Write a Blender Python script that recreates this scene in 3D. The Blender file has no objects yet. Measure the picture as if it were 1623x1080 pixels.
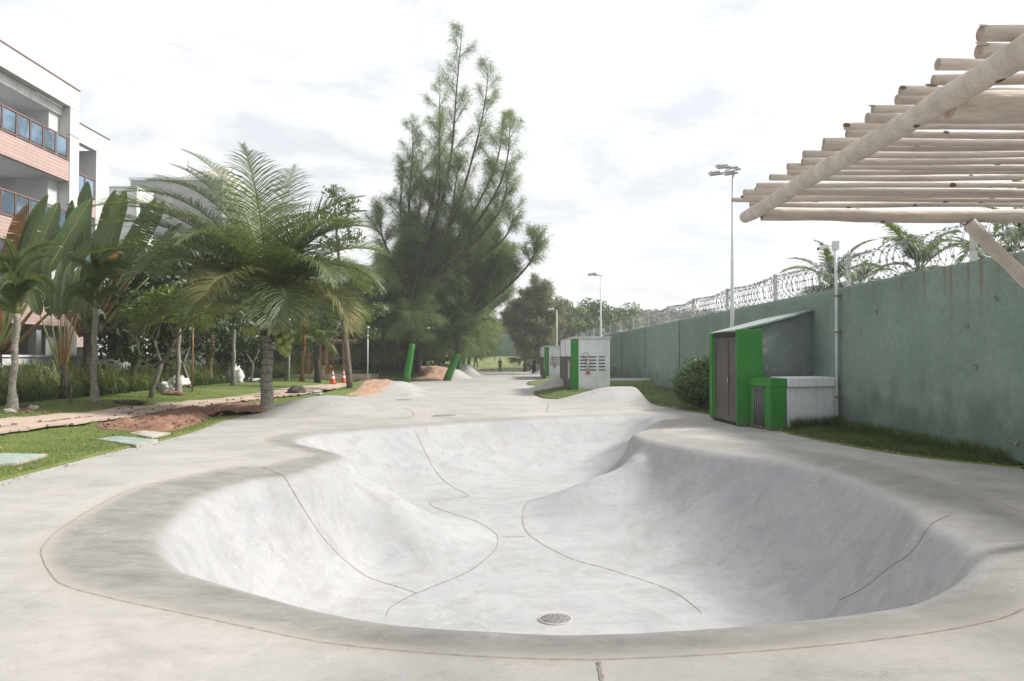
import bpy, math, random
import numpy as np
from mathutils import Vector, Matrix, noise as mnoise
random.seed(7); rng = np.random.default_rng(7)
C = bpy.context.scene.collection
S = bpy.context.scene
R = math.radians
# ---------------------------------------------------------------- camera
F = 1200.0; HC = 1.9; PITCH = math.atan(26/1200)
cam_d = bpy.data.cameras.new('camera'); cam = bpy.data.objects.new('camera', cam_d); C.objects.link(cam)
cam_d.sensor_width = 36; cam_d.lens = 36*F/1623; cam_d.clip_end = 3000; cam_d.clip_start = 0.05
cam.location = (0, 0, HC); cam.rotation_euler = (R(90)+PITCH, 0, 0)
S.camera = cam
# ---------------------------------------------------------------- world
SUN_EL, SUN_AZ = R(46), R(78)      # azimuth clockwise from +Y towards +X
w = bpy.data.worlds.new('World'); S.world = w; w.use_nodes = True
nt = w.node_tree; N = nt.nodes; L = nt.links
for n in list(N): N.remove(n)
out = N.new('ShaderNodeOutputWorld'); bg = N.new('ShaderNodeBackground'); bg.inputs[1].default_value = 0.1
sky = N.new('ShaderNodeTexSky'); sky.sky_type = 'NISHITA'; sky.sun_disc = False
sky.sun_elevation = SUN_EL; sky.sun_rotation = SUN_AZ; sky.dust_density = 2.0
tc = N.new('ShaderNodeTexCoord')
sep = N.new('ShaderNodeSeparateXYZ'); L.new(tc.outputs['Generated'], sep.inputs[0])
def wmath(op, a, b=None, clamp=False):
    m = N.new('ShaderNodeMath'); m.operation = op; m.use_clamp = clamp
    for i, v in enumerate((a, b)):
        if v is None: continue
        if isinstance(v, (int, float)): m.inputs[i].default_value = v
        else: L.new(v, m.inputs[i])
    return m.outputs[0]
zz = wmath('ADD', wmath('MAXIMUM', sep.outputs[2], 0.0), 0.16)
cmb = N.new('ShaderNodeCombineXYZ')
L.new(wmath('DIVIDE', sep.outputs[0], zz), cmb.inputs[0]); L.new(wmath('DIVIDE', sep.outputs[1], zz), cmb.inputs[1])
n1 = N.new('ShaderNodeTexNoise'); n1.inputs['Scale'].default_value = 1.9; n1.inputs['Detail'].default_value = 8; n1.inputs['Roughness'].default_value = .62
n1.inputs['Distortion'].default_value = .35
L.new(cmb.outputs[0], n1.inputs['Vector'])
n2 = N.new('ShaderNodeTexNoise'); n2.inputs['Scale'].default_value = 0.8; n2.inputs['Detail'].default_value = 3
L.new(cmb.outputs[0], n2.inputs['Vector'])
n3 = N.new('ShaderNodeTexNoise'); n3.inputs['Scale'].default_value = 3.2; n3.inputs['Detail'].default_value = 9; n3.inputs['Roughness'].default_value = .6
L.new(cmb.outputs[0], n3.inputs['Vector'])
cover = N.new('ShaderNodeMapRange'); cover.inputs[1].default_value = .41; cover.inputs[2].default_value = .51; cover.interpolation_type = 'SMOOTHSTEP'
L.new(wmath('ADD', wmath('MULTIPLY', n1.outputs[0], .62), wmath('MULTIPLY', n2.outputs[0], .38)), cover.inputs[0])
# towards the horizon the deck of cloud closes
low = N.new('ShaderNodeMapRange'); low.inputs[1].default_value = .0; low.inputs[2].default_value = .22; low.inputs[3].default_value = 1; low.inputs[4].default_value = 0
L.new(sep.outputs[2], low.inputs[0])
cov = wmath('MAXIMUM', cover.outputs[0], low.outputs[0])
# glow of the veiled sun (unit vector towards it)
sd = Vector((math.sin(SUN_AZ)*math.cos(SUN_EL), math.cos(SUN_AZ)*math.cos(SUN_EL), math.sin(SUN_EL)))
dp = N.new('ShaderNodeVectorMath'); dp.operation = 'DOT_PRODUCT'; dp.inputs[1].default_value = sd
L.new(tc.outputs['Generated'], dp.inputs[0])
glow = wmath('POWER', wmath('MAXIMUM', dp.outputs['Value'], 0.0), 5.0)
shade = N.new('ShaderNodeMapRange'); shade.inputs[1].default_value = .35; shade.inputs[2].default_value = .62; shade.inputs[3].default_value = 8.0; shade.inputs[4].default_value = 8.8
L.new(n3.outputs[0], shade.inputs[0])
bright = wmath('ADD', shade.outputs[0], wmath('MULTIPLY', glow, 4.0))
ccol = N.new('ShaderNodeVectorMath'); ccol.operation = 'SCALE'; ccol.inputs[0].default_value = (.975, .985, 1.0)
L.new(bright, ccol.inputs['Scale'])
blue = N.new('ShaderNodeVectorMath'); blue.operation = 'SCALE'
L.new(sky.outputs[0], blue.inputs[0]); blue.inputs['Scale'].default_value = 1.0
blu2 = N.new('ShaderNodeMix'); blu2.data_type = 'RGBA'; blu2.inputs[0].default_value = .74
L.new(blue.outputs[0], blu2.inputs[6]); L.new(ccol.outputs[0], blu2.inputs[7])
mx = N.new('ShaderNodeMix'); mx.data_type = 'RGBA'
L.new(cov, mx.inputs[0]); L.new(blu2.outputs[2], mx.inputs[6]); L.new(ccol.outputs[0], mx.inputs[7])
# below the horizon: dull ground bounce
gm = N.new('ShaderNodeMapRange'); gm.inputs[1].default_value = -.06; gm.inputs[2].default_value = .0
L.new(sep.outputs[2], gm.inputs[0])
mg = N.new('ShaderNodeMix'); mg.data_type = 'RGBA'; mg.inputs[6].default_value = (2.2, 2.3, 2.1, 1)
L.new(gm.outputs[0], mg.inputs[0]); L.new(mx.outputs[2], mg.inputs[7])
L.new(mg.outputs[2], bg.inputs[0]); L.new(bg.outputs[0], out.inputs[0])
# ---------------------------------------------------------------- sun
sl = bpy.data.lights.new('sun', 'SUN'); sl.energy = 5.0; sl.angle = R(10); sl.color = (1, .955, .89)
so = bpy.data.objects.new('sun', sl); C.objects.link(so); so.rotation_euler = (-sd).to_track_quat('-Z', 'Y').to_euler(); so.location = (20, 20, 40)
S.view_settings.view_transform = 'Standard'; S.view_settings.look = 'None'; S.view_settings.gamma = 1; S.view_settings.exposure = 0.34
S.view_settings.use_curve_mapping = False
# ---------------------------------------------------------------- pixel -> place
cp, sp = math.cos(PITCH), math.sin(PITCH)
def ray(px, py):
    u = (px-811.5)/F; v = (540-py)/F
    return u, cp - v*sp, sp + v*cp
def P(px, py, Y):
    u, a, b = ray(px, py); k = Y/a
    return Vector((u*k, Y, HC+b*k))
def G(px, py, z=0.0):
    u, a, b = ray(px, py); k = (z-HC)/b
    return Vector((u*k, a*k, z))
# ---------------------------------------------------------------- materials
def mat(name, col, rough=.8, var=.12, vscale=2.0, bump=.0, bscale=40.0, metal=0.0, col2=None, detail=5, spec=.4, translucent=0.0, fine=0.0, fscale=60., stretch=None):
    m = bpy.data.materials.new(name); m.use_nodes = True; t = m.node_tree; n = t.nodes; l = t.links
    b = n['Principled BSDF']; b.inputs['Roughness'].default_value = rough; b.inputs['Metallic'].default_value = metal
    b.inputs['Specular IOR Level'].default_value = spec
    tcn = n.new('ShaderNodeTexCoord'); mp = n.new('ShaderNodeMapping'); l.new(tcn.outputs['Object'], mp.inputs[0])
    if stretch: mp.inputs['Scale'].default_value = stretch
    oi = n.new('ShaderNodeObjectInfo'); rv = n.new('ShaderNodeVectorMath'); rv.operation = 'SCALE'; rv.inputs[0].default_value = (37, 91, 53)
    l.new(oi.outputs['Random'], rv.inputs['Scale']); l.new(rv.outputs[0], mp.inputs['Location'])
    nz = n.new('ShaderNodeTexNoise'); nz.inputs['Scale'].default_value = vscale; nz.inputs['Detail'].default_value = detail; nz.inputs['Roughness'].default_value = .6
    l.new(mp.outputs[0], nz.inputs['Vector'])
    c2 = col2 if col2 else tuple(max(0, c*(1-var*2)) for c in col)
    c1 = col if col2 else tuple(min(1, c*(1+var)) for c in col)
    mr = n.new('ShaderNodeMapRange'); mr.inputs[1].default_value = .3; mr.inputs[2].default_value = .7; l.new(nz.outputs[0], mr.inputs[0])
    mix = n.new('ShaderNodeMix'); mix.data_type = 'RGBA'; l.new(mr.outputs[0], mix.inputs[0])
    mix.inputs[6].default_value = (*c2, 1); mix.inputs[7].default_value = (*c1, 1)
    last = mix.outputs[2]
    if fine:
        nf = n.new('ShaderNodeTexNoise'); nf.inputs['Scale'].default_value = fscale; nf.inputs['Detail'].default_value = 3; l.new(mp.outputs[0], nf.inputs['Vector'])
        fr = n.new('ShaderNodeMapRange'); fr.inputs[1].default_value = .3; fr.inputs[2].default_value = .7; fr.inputs[3].default_value = 1-fine; fr.inputs[4].default_value = 1+fine
        l.new(nf.outputs[0], fr.inputs[0])
        sc = n.new('ShaderNodeVectorMath'); sc.operation = 'SCALE'; l.new(last, sc.inputs[0]); l.new(fr.outputs[0], sc.inputs['Scale']); last = sc.outputs[0]
    l.new(last, b.inputs['Base Color'])
    if bump:
        nb = n.new('ShaderNodeTexNoise'); nb.inputs['Scale'].default_value = bscale; nb.inputs['Detail'].default_value = 4; l.new(mp.outputs[0], nb.inputs['Vector'])
        bp = n.new('ShaderNodeBump'); bp.inputs['Strength'].default_value = bump; bp.inputs['Distance'].default_value = .02
        l.new(nb.outputs[0], bp.inputs['Height']); l.new(bp.outputs[0], b.inputs['Normal'])
    if translucent:
        tr = n.new('ShaderNodeBsdfTranslucent'); ms = n.new('ShaderNodeMixShader'); ms.inputs[0].default_value = translucent
        tint = n.new('ShaderNodeVectorMath'); tint.operation = 'MULTIPLY'; tint.inputs[1].default_value = (1.5, 1.45, .6); l.new(last, tint.inputs[0])
        l.new(tint.outputs[0], tr.inputs[0]); l.new(b.outputs[0], ms.inputs[1]); l.new(tr.outputs[0], ms.inputs[2])
        l.new(ms.outputs[0], n['Material Output'].inputs[0])
    return m
M = {}
M['green'] = mat('green_paint', (.030, .225, .025), .6, .10, 1.3, .15, 12, col2=(.018, .155, .018), detail=8, fine=.14, fscale=22)
M['teal'] = mat('teal_paint', (.19, .258, .222), .85, .10, 1.2, .15, 30, fine=.08, fscale=14)
M['white'] = mat('white_render', (.54, .54, .545), .8, .05, .8, .08, 40, fine=.04, fscale=6)
M['offwhite'] = mat('offwhite_render', (.72, .74, .78), .85, .08, .9, .12, 30, fine=.05, fscale=9)
M['bright_white'] = mat('bright_white_render', (.76, .76, .76), .85, .05, .8, .08, 40)
M['grey_render'] = mat('grey_textured_render', (.42, .42, .42), .9, .12, 1.5, .3, 8, fine=.08, fscale=14)
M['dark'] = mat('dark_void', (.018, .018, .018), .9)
M['frame'] = mat('brown_frame', (.2, .12, .11), .6, .1)
M['door'] = mat('weathered_brown_door', (.10, .085, .08), .65, .2, 2.5, .1, 20, stretch=(4, 4, .6))
M['metal'] = mat('galvanised_metal', (.5, .51, .52), .42, .12, 6, .05, 60, metal=.6)
M['wire'] = mat('razor_wire_steel', (.30, .31, .32), .5, .15, 20, metal=.55)
M['pole'] = mat('pale_painted_pole', (.62, .64, .66), .45, .06, 3)
M['post'] = mat('concrete_post', (.55, .55, .53), .8, .1, 4, .1)
M['timber'] = mat('pale_debarked_timber', (.62, .55, .49), .75, .10, 3.0, .4, 22, col2=(.44, .375, .33), fine=.10, fscale=30, stretch=(.35, 2, 2))
M['knot'] = mat('timber_knot', (.13, .085, .06), .85, .2, 12)
M['timber_end'] = mat('timber_end_grain', (.40, .30, .25), .85, .2, 14)
M['gazebo'] = mat('warm_timber', (.30, .17, .10), .7, .2, 3, .1)
M['stem_ring'] = mat('palm_ring_stem', (.27, .25, .215), .9, .3, 9, .4, 30, stretch=(1, 1, 3), fine=.2, fscale=14)
M['bark'] = mat('bark_grey', (.17, .15, .125), .9, .3, 5, .5, 18, fine=.2, fscale=20)
M['bark_dark'] = mat('bark_dark', (.075, .062, .05), .95, .3, 6, .5, 18)
M['husk'] = mat('palm_husk', (.13, .085, .05), .95, .3, 8, .4, 25)
M['coconut'] = mat('coconut_husk', (.26, .30, .08), .5, .15, 8)
M['coco_leaf'] = mat('coconut_leaf', (.115, .155, .055), .45, 0, .5, col2=(.06, .10, .035), translucent=.34, spec=.5)
M['coco_dry'] = mat('yellowing_palm_leaf', (.20, .18, .06), .6, 0, .7, col2=(.10, .12, .04), translucent=.25)
M['rachis'] = mat('leaf_stalk', (.20, .23, .07), .5, .2, 3)
M['foxtail'] = mat('foxtail_leaf', (.12, .165, .06), .55, 0, 1.5, col2=(.07, .105, .036), translucent=.3)
M['ravenala'] = mat('paddle_leaf', (.095, .14, .05), .45, 0, .9, col2=(.055, .09, .032), translucent=.3, spec=.5)
M['ravenala_dry'] = mat('paddle_leaf_browning', (.30, .13, .03), .7, 0, 1.5, col2=(.07, .07, .025), translucent=.2)
M['petiole'] = mat('pale_petiole', (.30, .30, .10), .5, 0, 1.0, col2=(.14, .18, .06))
M['petiole_red'] = mat('rusty_petiole', (.33, .15, .05), .6, 0, 1.2, col2=(.16, .13, .05))
M['plumeria'] = mat('frangipani_leaf', (.21, .29, .075), .4, 0, 1.2, col2=(.13, .20, .05), translucent=.3, spec=.5)
M['strap'] = mat('strap_leaf', (.20, .24, .085), .5, 0, .8, col2=(.10, .14, .045), translucent=.25)
M['broad'] = mat('broad_leaf', (.10, .14, .048), .5, 0, .7, col2=(.055, .085, .03), translucent=.25)
M['broad_dark'] = mat('dark_broad_leaf', (.065, .095, .038), .5, 0, .7, col2=(.035, .058, .022), translucent=.2)
M['broad_yel'] = mat('light_leaf', (.12, .16, .05), .5, 0, .7, col2=(.06, .10, .03), translucent=.3)
M['casu'] = mat('casuarina_needles', (.175, .235, .125), .7, 0, .35, col2=(.10, .145, .075), translucent=.5)
M['casu_far'] = mat('casuarina_needles_far', (.22, .235, .14), .7, 0, .25, col2=(.14, .16, .09), translucent=.2)
M['casu_brown'] = mat('casuarina_needles_brown', (.24, .20, .16), .7, 0, .25, col2=(.16, .135, .105), translucent=.15)
M['bush'] = mat('bush_leaf', (.085, .15, .03), .45, 0, 1.2, col2=(.05, .09, .02), translucent=.25)
M['hill_leaf'] = mat('hill_canopy_leaf', (.13, .16, .065), .8, 0, .035, col2=(.06, .085, .035), fine=.3, fscale=.5)
M['grass'] = mat('lawn_grass', (.13, .165, .035), .85, 0, .55, .6, 60, col2=(.07, .105, .022), fine=.3, fscale=30, translucent=0)
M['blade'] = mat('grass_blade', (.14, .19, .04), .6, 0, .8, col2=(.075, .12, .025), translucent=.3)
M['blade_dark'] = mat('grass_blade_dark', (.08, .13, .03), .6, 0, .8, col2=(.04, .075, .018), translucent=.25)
M['soil'] = mat('red_soil', (.25, .135, .092), .95, 0, 2.2, .8, 18, col2=(.12, .065, .045), fine=.3, fscale=26)
M['sand'] = mat('orange_sand', (.36, .25, .175), .95, 0, 2.0, .8, 14, col2=(.29, .17, .11), fine=.2, fscale=22)
M['path'] = mat('path_bed', (.38, .30, .24), .9, 0, 1.2, .4, 20, col2=(.26, .19, .15), fine=.15, fscale=20)
M['paver'] = mat('pink_stone_slab', (.46, .37, .31), .85, 0, 1.0, .25, 18, col2=(.34, .26, .21), fine=.1, fscale=20)
M['hatch'] = mat('grey_green_hatch', (.26, .32, .29), .8, .12, 3, .2, 30, fine=.1, fscale=20)
M['slab'] = mat('cast_slab', (.40, .38, .34), .9, .18, 2, .3, 20, fine=.12, fscale=22)
M['iron'] = mat('drain_metal', (.22, .22, .22), .6, .2, 14, .1, 40, metal=.3)
M['pink'] = mat('pink_cladding', (.44, .28, .25), .85, .10, 1.6, .1, 20)
M['sack'] = mat('white_sack', (.58, .59, .56), .7, .12, 5, .3, 14)
M['cone'] = mat('cone_orange', (.62, .09, .035), .5, .08, 4)
M['cone_white'] = mat('cone_white', (.75, .75, .73), .5, .04, 4)
M['stone'] = mat('rubble_stone', (.34, .30, .25), .9, .2, 6, .4, 20)
M['skin'] = mat('skin_tone', (.22, .12, .08), .6, .05)
M['cloth_dark'] = mat('dark_cloth', (.045, .05, .06), .9, .2, 8)
M['cloth_white'] = mat('white_cloth', (.6, .6, .58), .9, .08, 8)
M['cloth_grey'] = mat('grey_cloth', (.25, .27, .27), .9, .15, 8)
M['red'] = mat('extinguisher_red', (.50, .03, .03), .35, .05)
M['black'] = mat('black_rubber', (.02, .02, .02), .5)
M['lens'] = mat('lamp_glass', (.62, .66, .68), .2, .05)
M['hillg'] = mat('hill_ground', (.16, .19, .07), .95, 0, .03, .5, 1, col2=(.10, .12, .05), fine=.3, fscale=.6)
M['rooftile'] = mat('pale_roof_tile', (.48, .44, .38), .85, .15, 3)
def glassm():
    m = bpy.data.materials.new('reflective_balcony_glass'); m.use_nodes = True; b = m.node_tree.nodes['Principled BSDF']
    b.inputs['Base Color'].default_value = (.30, .42, .55, 1); b.inputs['Roughness'].default_value = .04; b.inputs['Metallic'].default_value = .75; return m
M['glass'] = glassm()
M['darkglass'] = mat('dark_window_glass', (.03, .045, .05), .08, .1, spec=.8)
# pink brick courses
def brickm():
    m = bpy.data.materials.new('pink_brick_cladding'); m.use_nodes = True; t = m.node_tree; n = t.nodes; l = t.links; b = n['Principled BSDF']; b.inputs['Roughness'].default_value = .85
    tcn = n.new('ShaderNodeTexCoord'); sp_ = n.new('ShaderNodeSeparateXYZ'); l.new(tcn.outputs['Object'], sp_.inputs[0]); cb = n.new('ShaderNodeCombineXYZ')
    l.new(sp_.outputs[1], cb.inputs[0]); l.new(sp_.outputs[2], cb.inputs[1])
    br = n.new('ShaderNodeTexBrick'); l.new(cb.outputs[0], br.inputs[0]); br.inputs['Scale'].default_value = 1; br.inputs['Brick Width'].default_value = 1.6; br.inputs['Row Height'].default_value = .15
    br.inputs['Mortar Size'].default_value = .011; br.inputs['Color1'].default_value = (.46, .345, .315, 1); br.inputs['Color2'].default_value = (.42, .31, .285, 1); br.inputs['Mortar'].default_value = (.27, .17, .15, 1)
    l.new(br.outputs[0], b.inputs['Base Color']); return m
M['brick'] = brickm()
# teal wall: weathering, rust runs, scuffs
def wallm():
    m = mat('teal_weathered_wall', (.20, .268, .226), .85, .0, .7, .2, 25, col2=(.14, .20, .165), fine=.10, fscale=9)
    t = m.node_tree; n = t.nodes; l = t.links; b = n['Principled BSDF']
    src = b.inputs['Base Color'].links[0].from_socket
    geo = n.new('ShaderNodeNewGeometry')
    # vertical water streaks
    mp = n.new('ShaderNodeMapping'); mp.inputs['Scale'].default_value = (1, 2.6, .16); l.new(geo.outputs['Position'], mp.inputs[0])
    nz = n.new('ShaderNodeTexNoise'); nz.inputs['Scale'].default_value = 2.4; nz.inputs['Detail'].default_value = 7; nz.inputs['Roughness'].default_value = .68; l.new(mp.outputs[0], nz.inputs[0])
    mr = n.new('ShaderNodeMapRange'); mr.inputs[1].default_value = .5; mr.inputs[2].default_value = .78; mr.inputs[4].default_value = .55; l.new(nz.outputs[0], mr.inputs[0])
    m1 = n.new('ShaderNodeMix'); m1.data_type = 'RGBA'; l.new(mr.outputs[0], m1.inputs[0]); l.new(src, m1.inputs[6]); m1.inputs[7].default_value = (.20, .235, .20, 1)
    # dirt splashed at the foot
    sx = n.new('ShaderNodeSeparateXYZ'); l.new(geo.outputs['Position'], sx.inputs[0])
    nd = n.new('ShaderNodeTexNoise'); nd.inputs['Scale'].default_value = 1.6; nd.inputs['Detail'].default_value = 6; l.new(geo.outputs['Position'], nd.inputs[0])
    ad = n.new('ShaderNodeMath'); ad.operation = 'MULTIPLY_ADD'; ad.inputs[1].default_value = 3.0; l.new(nd.outputs[0], ad.inputs[0]); ad.inputs[2].default_value = -.55
    sb = n.new('ShaderNodeMath'); sb.operation = 'SUBTRACT'; l.new(ad.outputs[0], sb.inputs[0]); l.new(sx.outputs[2], sb.inputs[1])
    mf = n.new('ShaderNodeMapRange'); mf.inputs[1].default_value = -.3; mf.inputs[2].default_value = .5; mf.inputs[4].default_value = .6; l.new(sb.outputs[0], mf.inputs[0])
    m2 = n.new('ShaderNodeMix'); m2.data_type = 'RGBA'; l.new(mf.outputs[0], m2.inputs[0]); l.new(m1.outputs[2], m2.inputs[6]); m2.inputs[7].default_value = (.075, .095, .075, 1)
    # rust runs from each fixing on the coping (attribute painted on the panel)
    at = n.new('ShaderNodeAttribute'); at.attribute_name = 'rust'
    rn = n.new('ShaderNodeTexNoise'); rn.inputs['Scale'].default_value = 9; rn.inputs['Detail'].default_value = 4; l.new(geo.outputs['Position'], rn.inputs[0])
    rm = n.new('ShaderNodeMath'); rm.operation = 'MULTIPLY'; rs_ = n.new('ShaderNodeMath'); rs_.operation = 'MULTIPLY'; rs_.inputs[1].default_value = .75; l.new(at.outputs['Fac'], rs_.inputs[0]); l.new(rs_.outputs[0], rm.inputs[0])
    rr = n.new('ShaderNodeMapRange'); rr.inputs[1].default_value = .3; rr.inputs[2].default_value = .55; rr.inputs[3].default_value = .55; l.new(rn.outputs[0], rr.inputs[0]); l.new(rr.outputs[0], rm.inputs[1])
    m3 = n.new('ShaderNodeMix'); m3.data_type = 'RGBA'; l.new(rm.outputs[0], m3.inputs[0]); l.new(m2.outputs[2], m3.inputs[6]); m3.inputs[7].default_value = (.21, .07, .035, 1)
    l.new(m3.outputs[2], b.inputs['Base Color']); return m
M['wall'] = wallm()
# peeling teal for the kiosk flank
def peelm():
    m = mat('teal_paint_peeling', (.18, .215, .205), .85, .12, 1.2, .15, 30, fine=.08, fscale=14)
    t = m.node_tree; n = t.nodes; l = t.links; b = n['Principled BSDF']; src = b.inputs['Base Color'].links[0].from_socket
    g = n.new('ShaderNodeNewGeometry'); nz = n.new('ShaderNodeTexNoise'); nz.inputs['Scale'].default_value = 5.5; nz.inputs['Detail'].default_value = 6; l.new(g.outputs['Position'], nz.inputs[0])
    sx = n.new('ShaderNodeSeparateXYZ'); l.new(g.outputs['Position'], sx.inputs[0])
    fx = n.new('ShaderNodeMapRange'); fx.inputs[1].default_value = 6.8; fx.inputs[2].default_value = 7.5; fx.inputs[3].default_value = .16; fx.inputs[4].default_value = 0; l.new(sx.outputs[0], fx.inputs[0])
    ad = n.new('ShaderNodeMath'); l.new(nz.outputs[0], ad.inputs[0]); l.new(fx.outputs[0], ad.inputs[1])
    mr = n.new('ShaderNodeMapRange'); mr.inputs[1].default_value = .69; mr.inputs[2].default_value = .71; mr.inputs[4].default_value = .8; l.new(ad.outputs[0], mr.inputs[0])
    mx_ = n.new('ShaderNodeMix'); mx_.data_type = 'RGBA'; l.new(mr.outputs[0], mx_.inputs[0]); l.new(src, mx_.inputs[6]); mx_.inputs[7].default_value = (.33, .31, .30, 1)
    l.new(mx_.outputs[2], b.inputs['Base Color']); return m
M['peel'] = peelm()
def splash(m, h=.45, col=(.13, .12, .09), k=.55):   # soil splashed and grown up the foot of painted things
    t = m.node_tree; n = t.nodes; l = t.links; b = n['Principled BSDF']; src = b.inputs['Base Color'].links[0].from_socket
    g = n.new('ShaderNodeNewGeometry'); sx = n.new('ShaderNodeSeparateXYZ'); l.new(g.outputs['Position'], sx.inputs[0]); nz = n.new('ShaderNodeTexNoise'); nz.inputs['Scale'].default_value = 3.5; nz.inputs['Detail'].default_value = 8; nz.inputs['Roughness'].default_value = .7; l.new(g.outputs['Position'], nz.inputs[0])
    a = n.new('ShaderNodeMath'); a.operation = 'MULTIPLY_ADD'; a.inputs[1].default_value = h*2.4; a.inputs[2].default_value = -h*.55; l.new(nz.outputs[0], a.inputs[0]); d = n.new('ShaderNodeMath'); d.operation = 'SUBTRACT'; l.new(a.outputs[0], d.inputs[0]); l.new(sx.outputs[2], d.inputs[1])
    r = n.new('ShaderNodeMapRange'); r.inputs[1].default_value = -h*.5; r.inputs[2].default_value = h*.6; r.inputs[4].default_value = k; l.new(d.outputs[0], r.inputs[0])
    mp = n.new('ShaderNodeMapping'); mp.inputs['Scale'].default_value = (3, 3, .3); l.new(g.outputs['Position'], mp.inputs[0]); n2_ = n.new('ShaderNodeTexNoise'); n2_.inputs['Scale'].default_value = 3; n2_.inputs['Detail'].default_value = 7; l.new(mp.outputs[0], n2_.inputs[0])
    r2 = n.new('ShaderNodeMapRange'); r2.inputs[1].default_value = .52; r2.inputs[2].default_value = .75; r2.inputs[4].default_value = .35; l.new(n2_.outputs[0], r2.inputs[0]); mxx = n.new('ShaderNodeMath'); mxx.operation = 'MAXIMUM'; l.new(r.outputs[0], mxx.inputs[0]); l.new(r2.outputs[0], mxx.inputs[1])
    x = n.new('ShaderNodeMix'); x.data_type = 'RGBA'; l.new(mxx.outputs[0], x.inputs[0]); l.new(src, x.inputs[6]); x.inputs[7].default_value = (*col, 1); l.new(x.outputs[2], b.inputs['Base Color'])
splash(M['green'], .35, (.07, .12, .045), .6); splash(M['offwhite'], .5, (.33, .32, .29), .6); splash(M['white'], .5, (.45, .44, .41), .5); splash(M['door'], .5, (.20, .175, .15), .6); splash(M['peel'], .5, (.10, .12, .10), .5)
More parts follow.
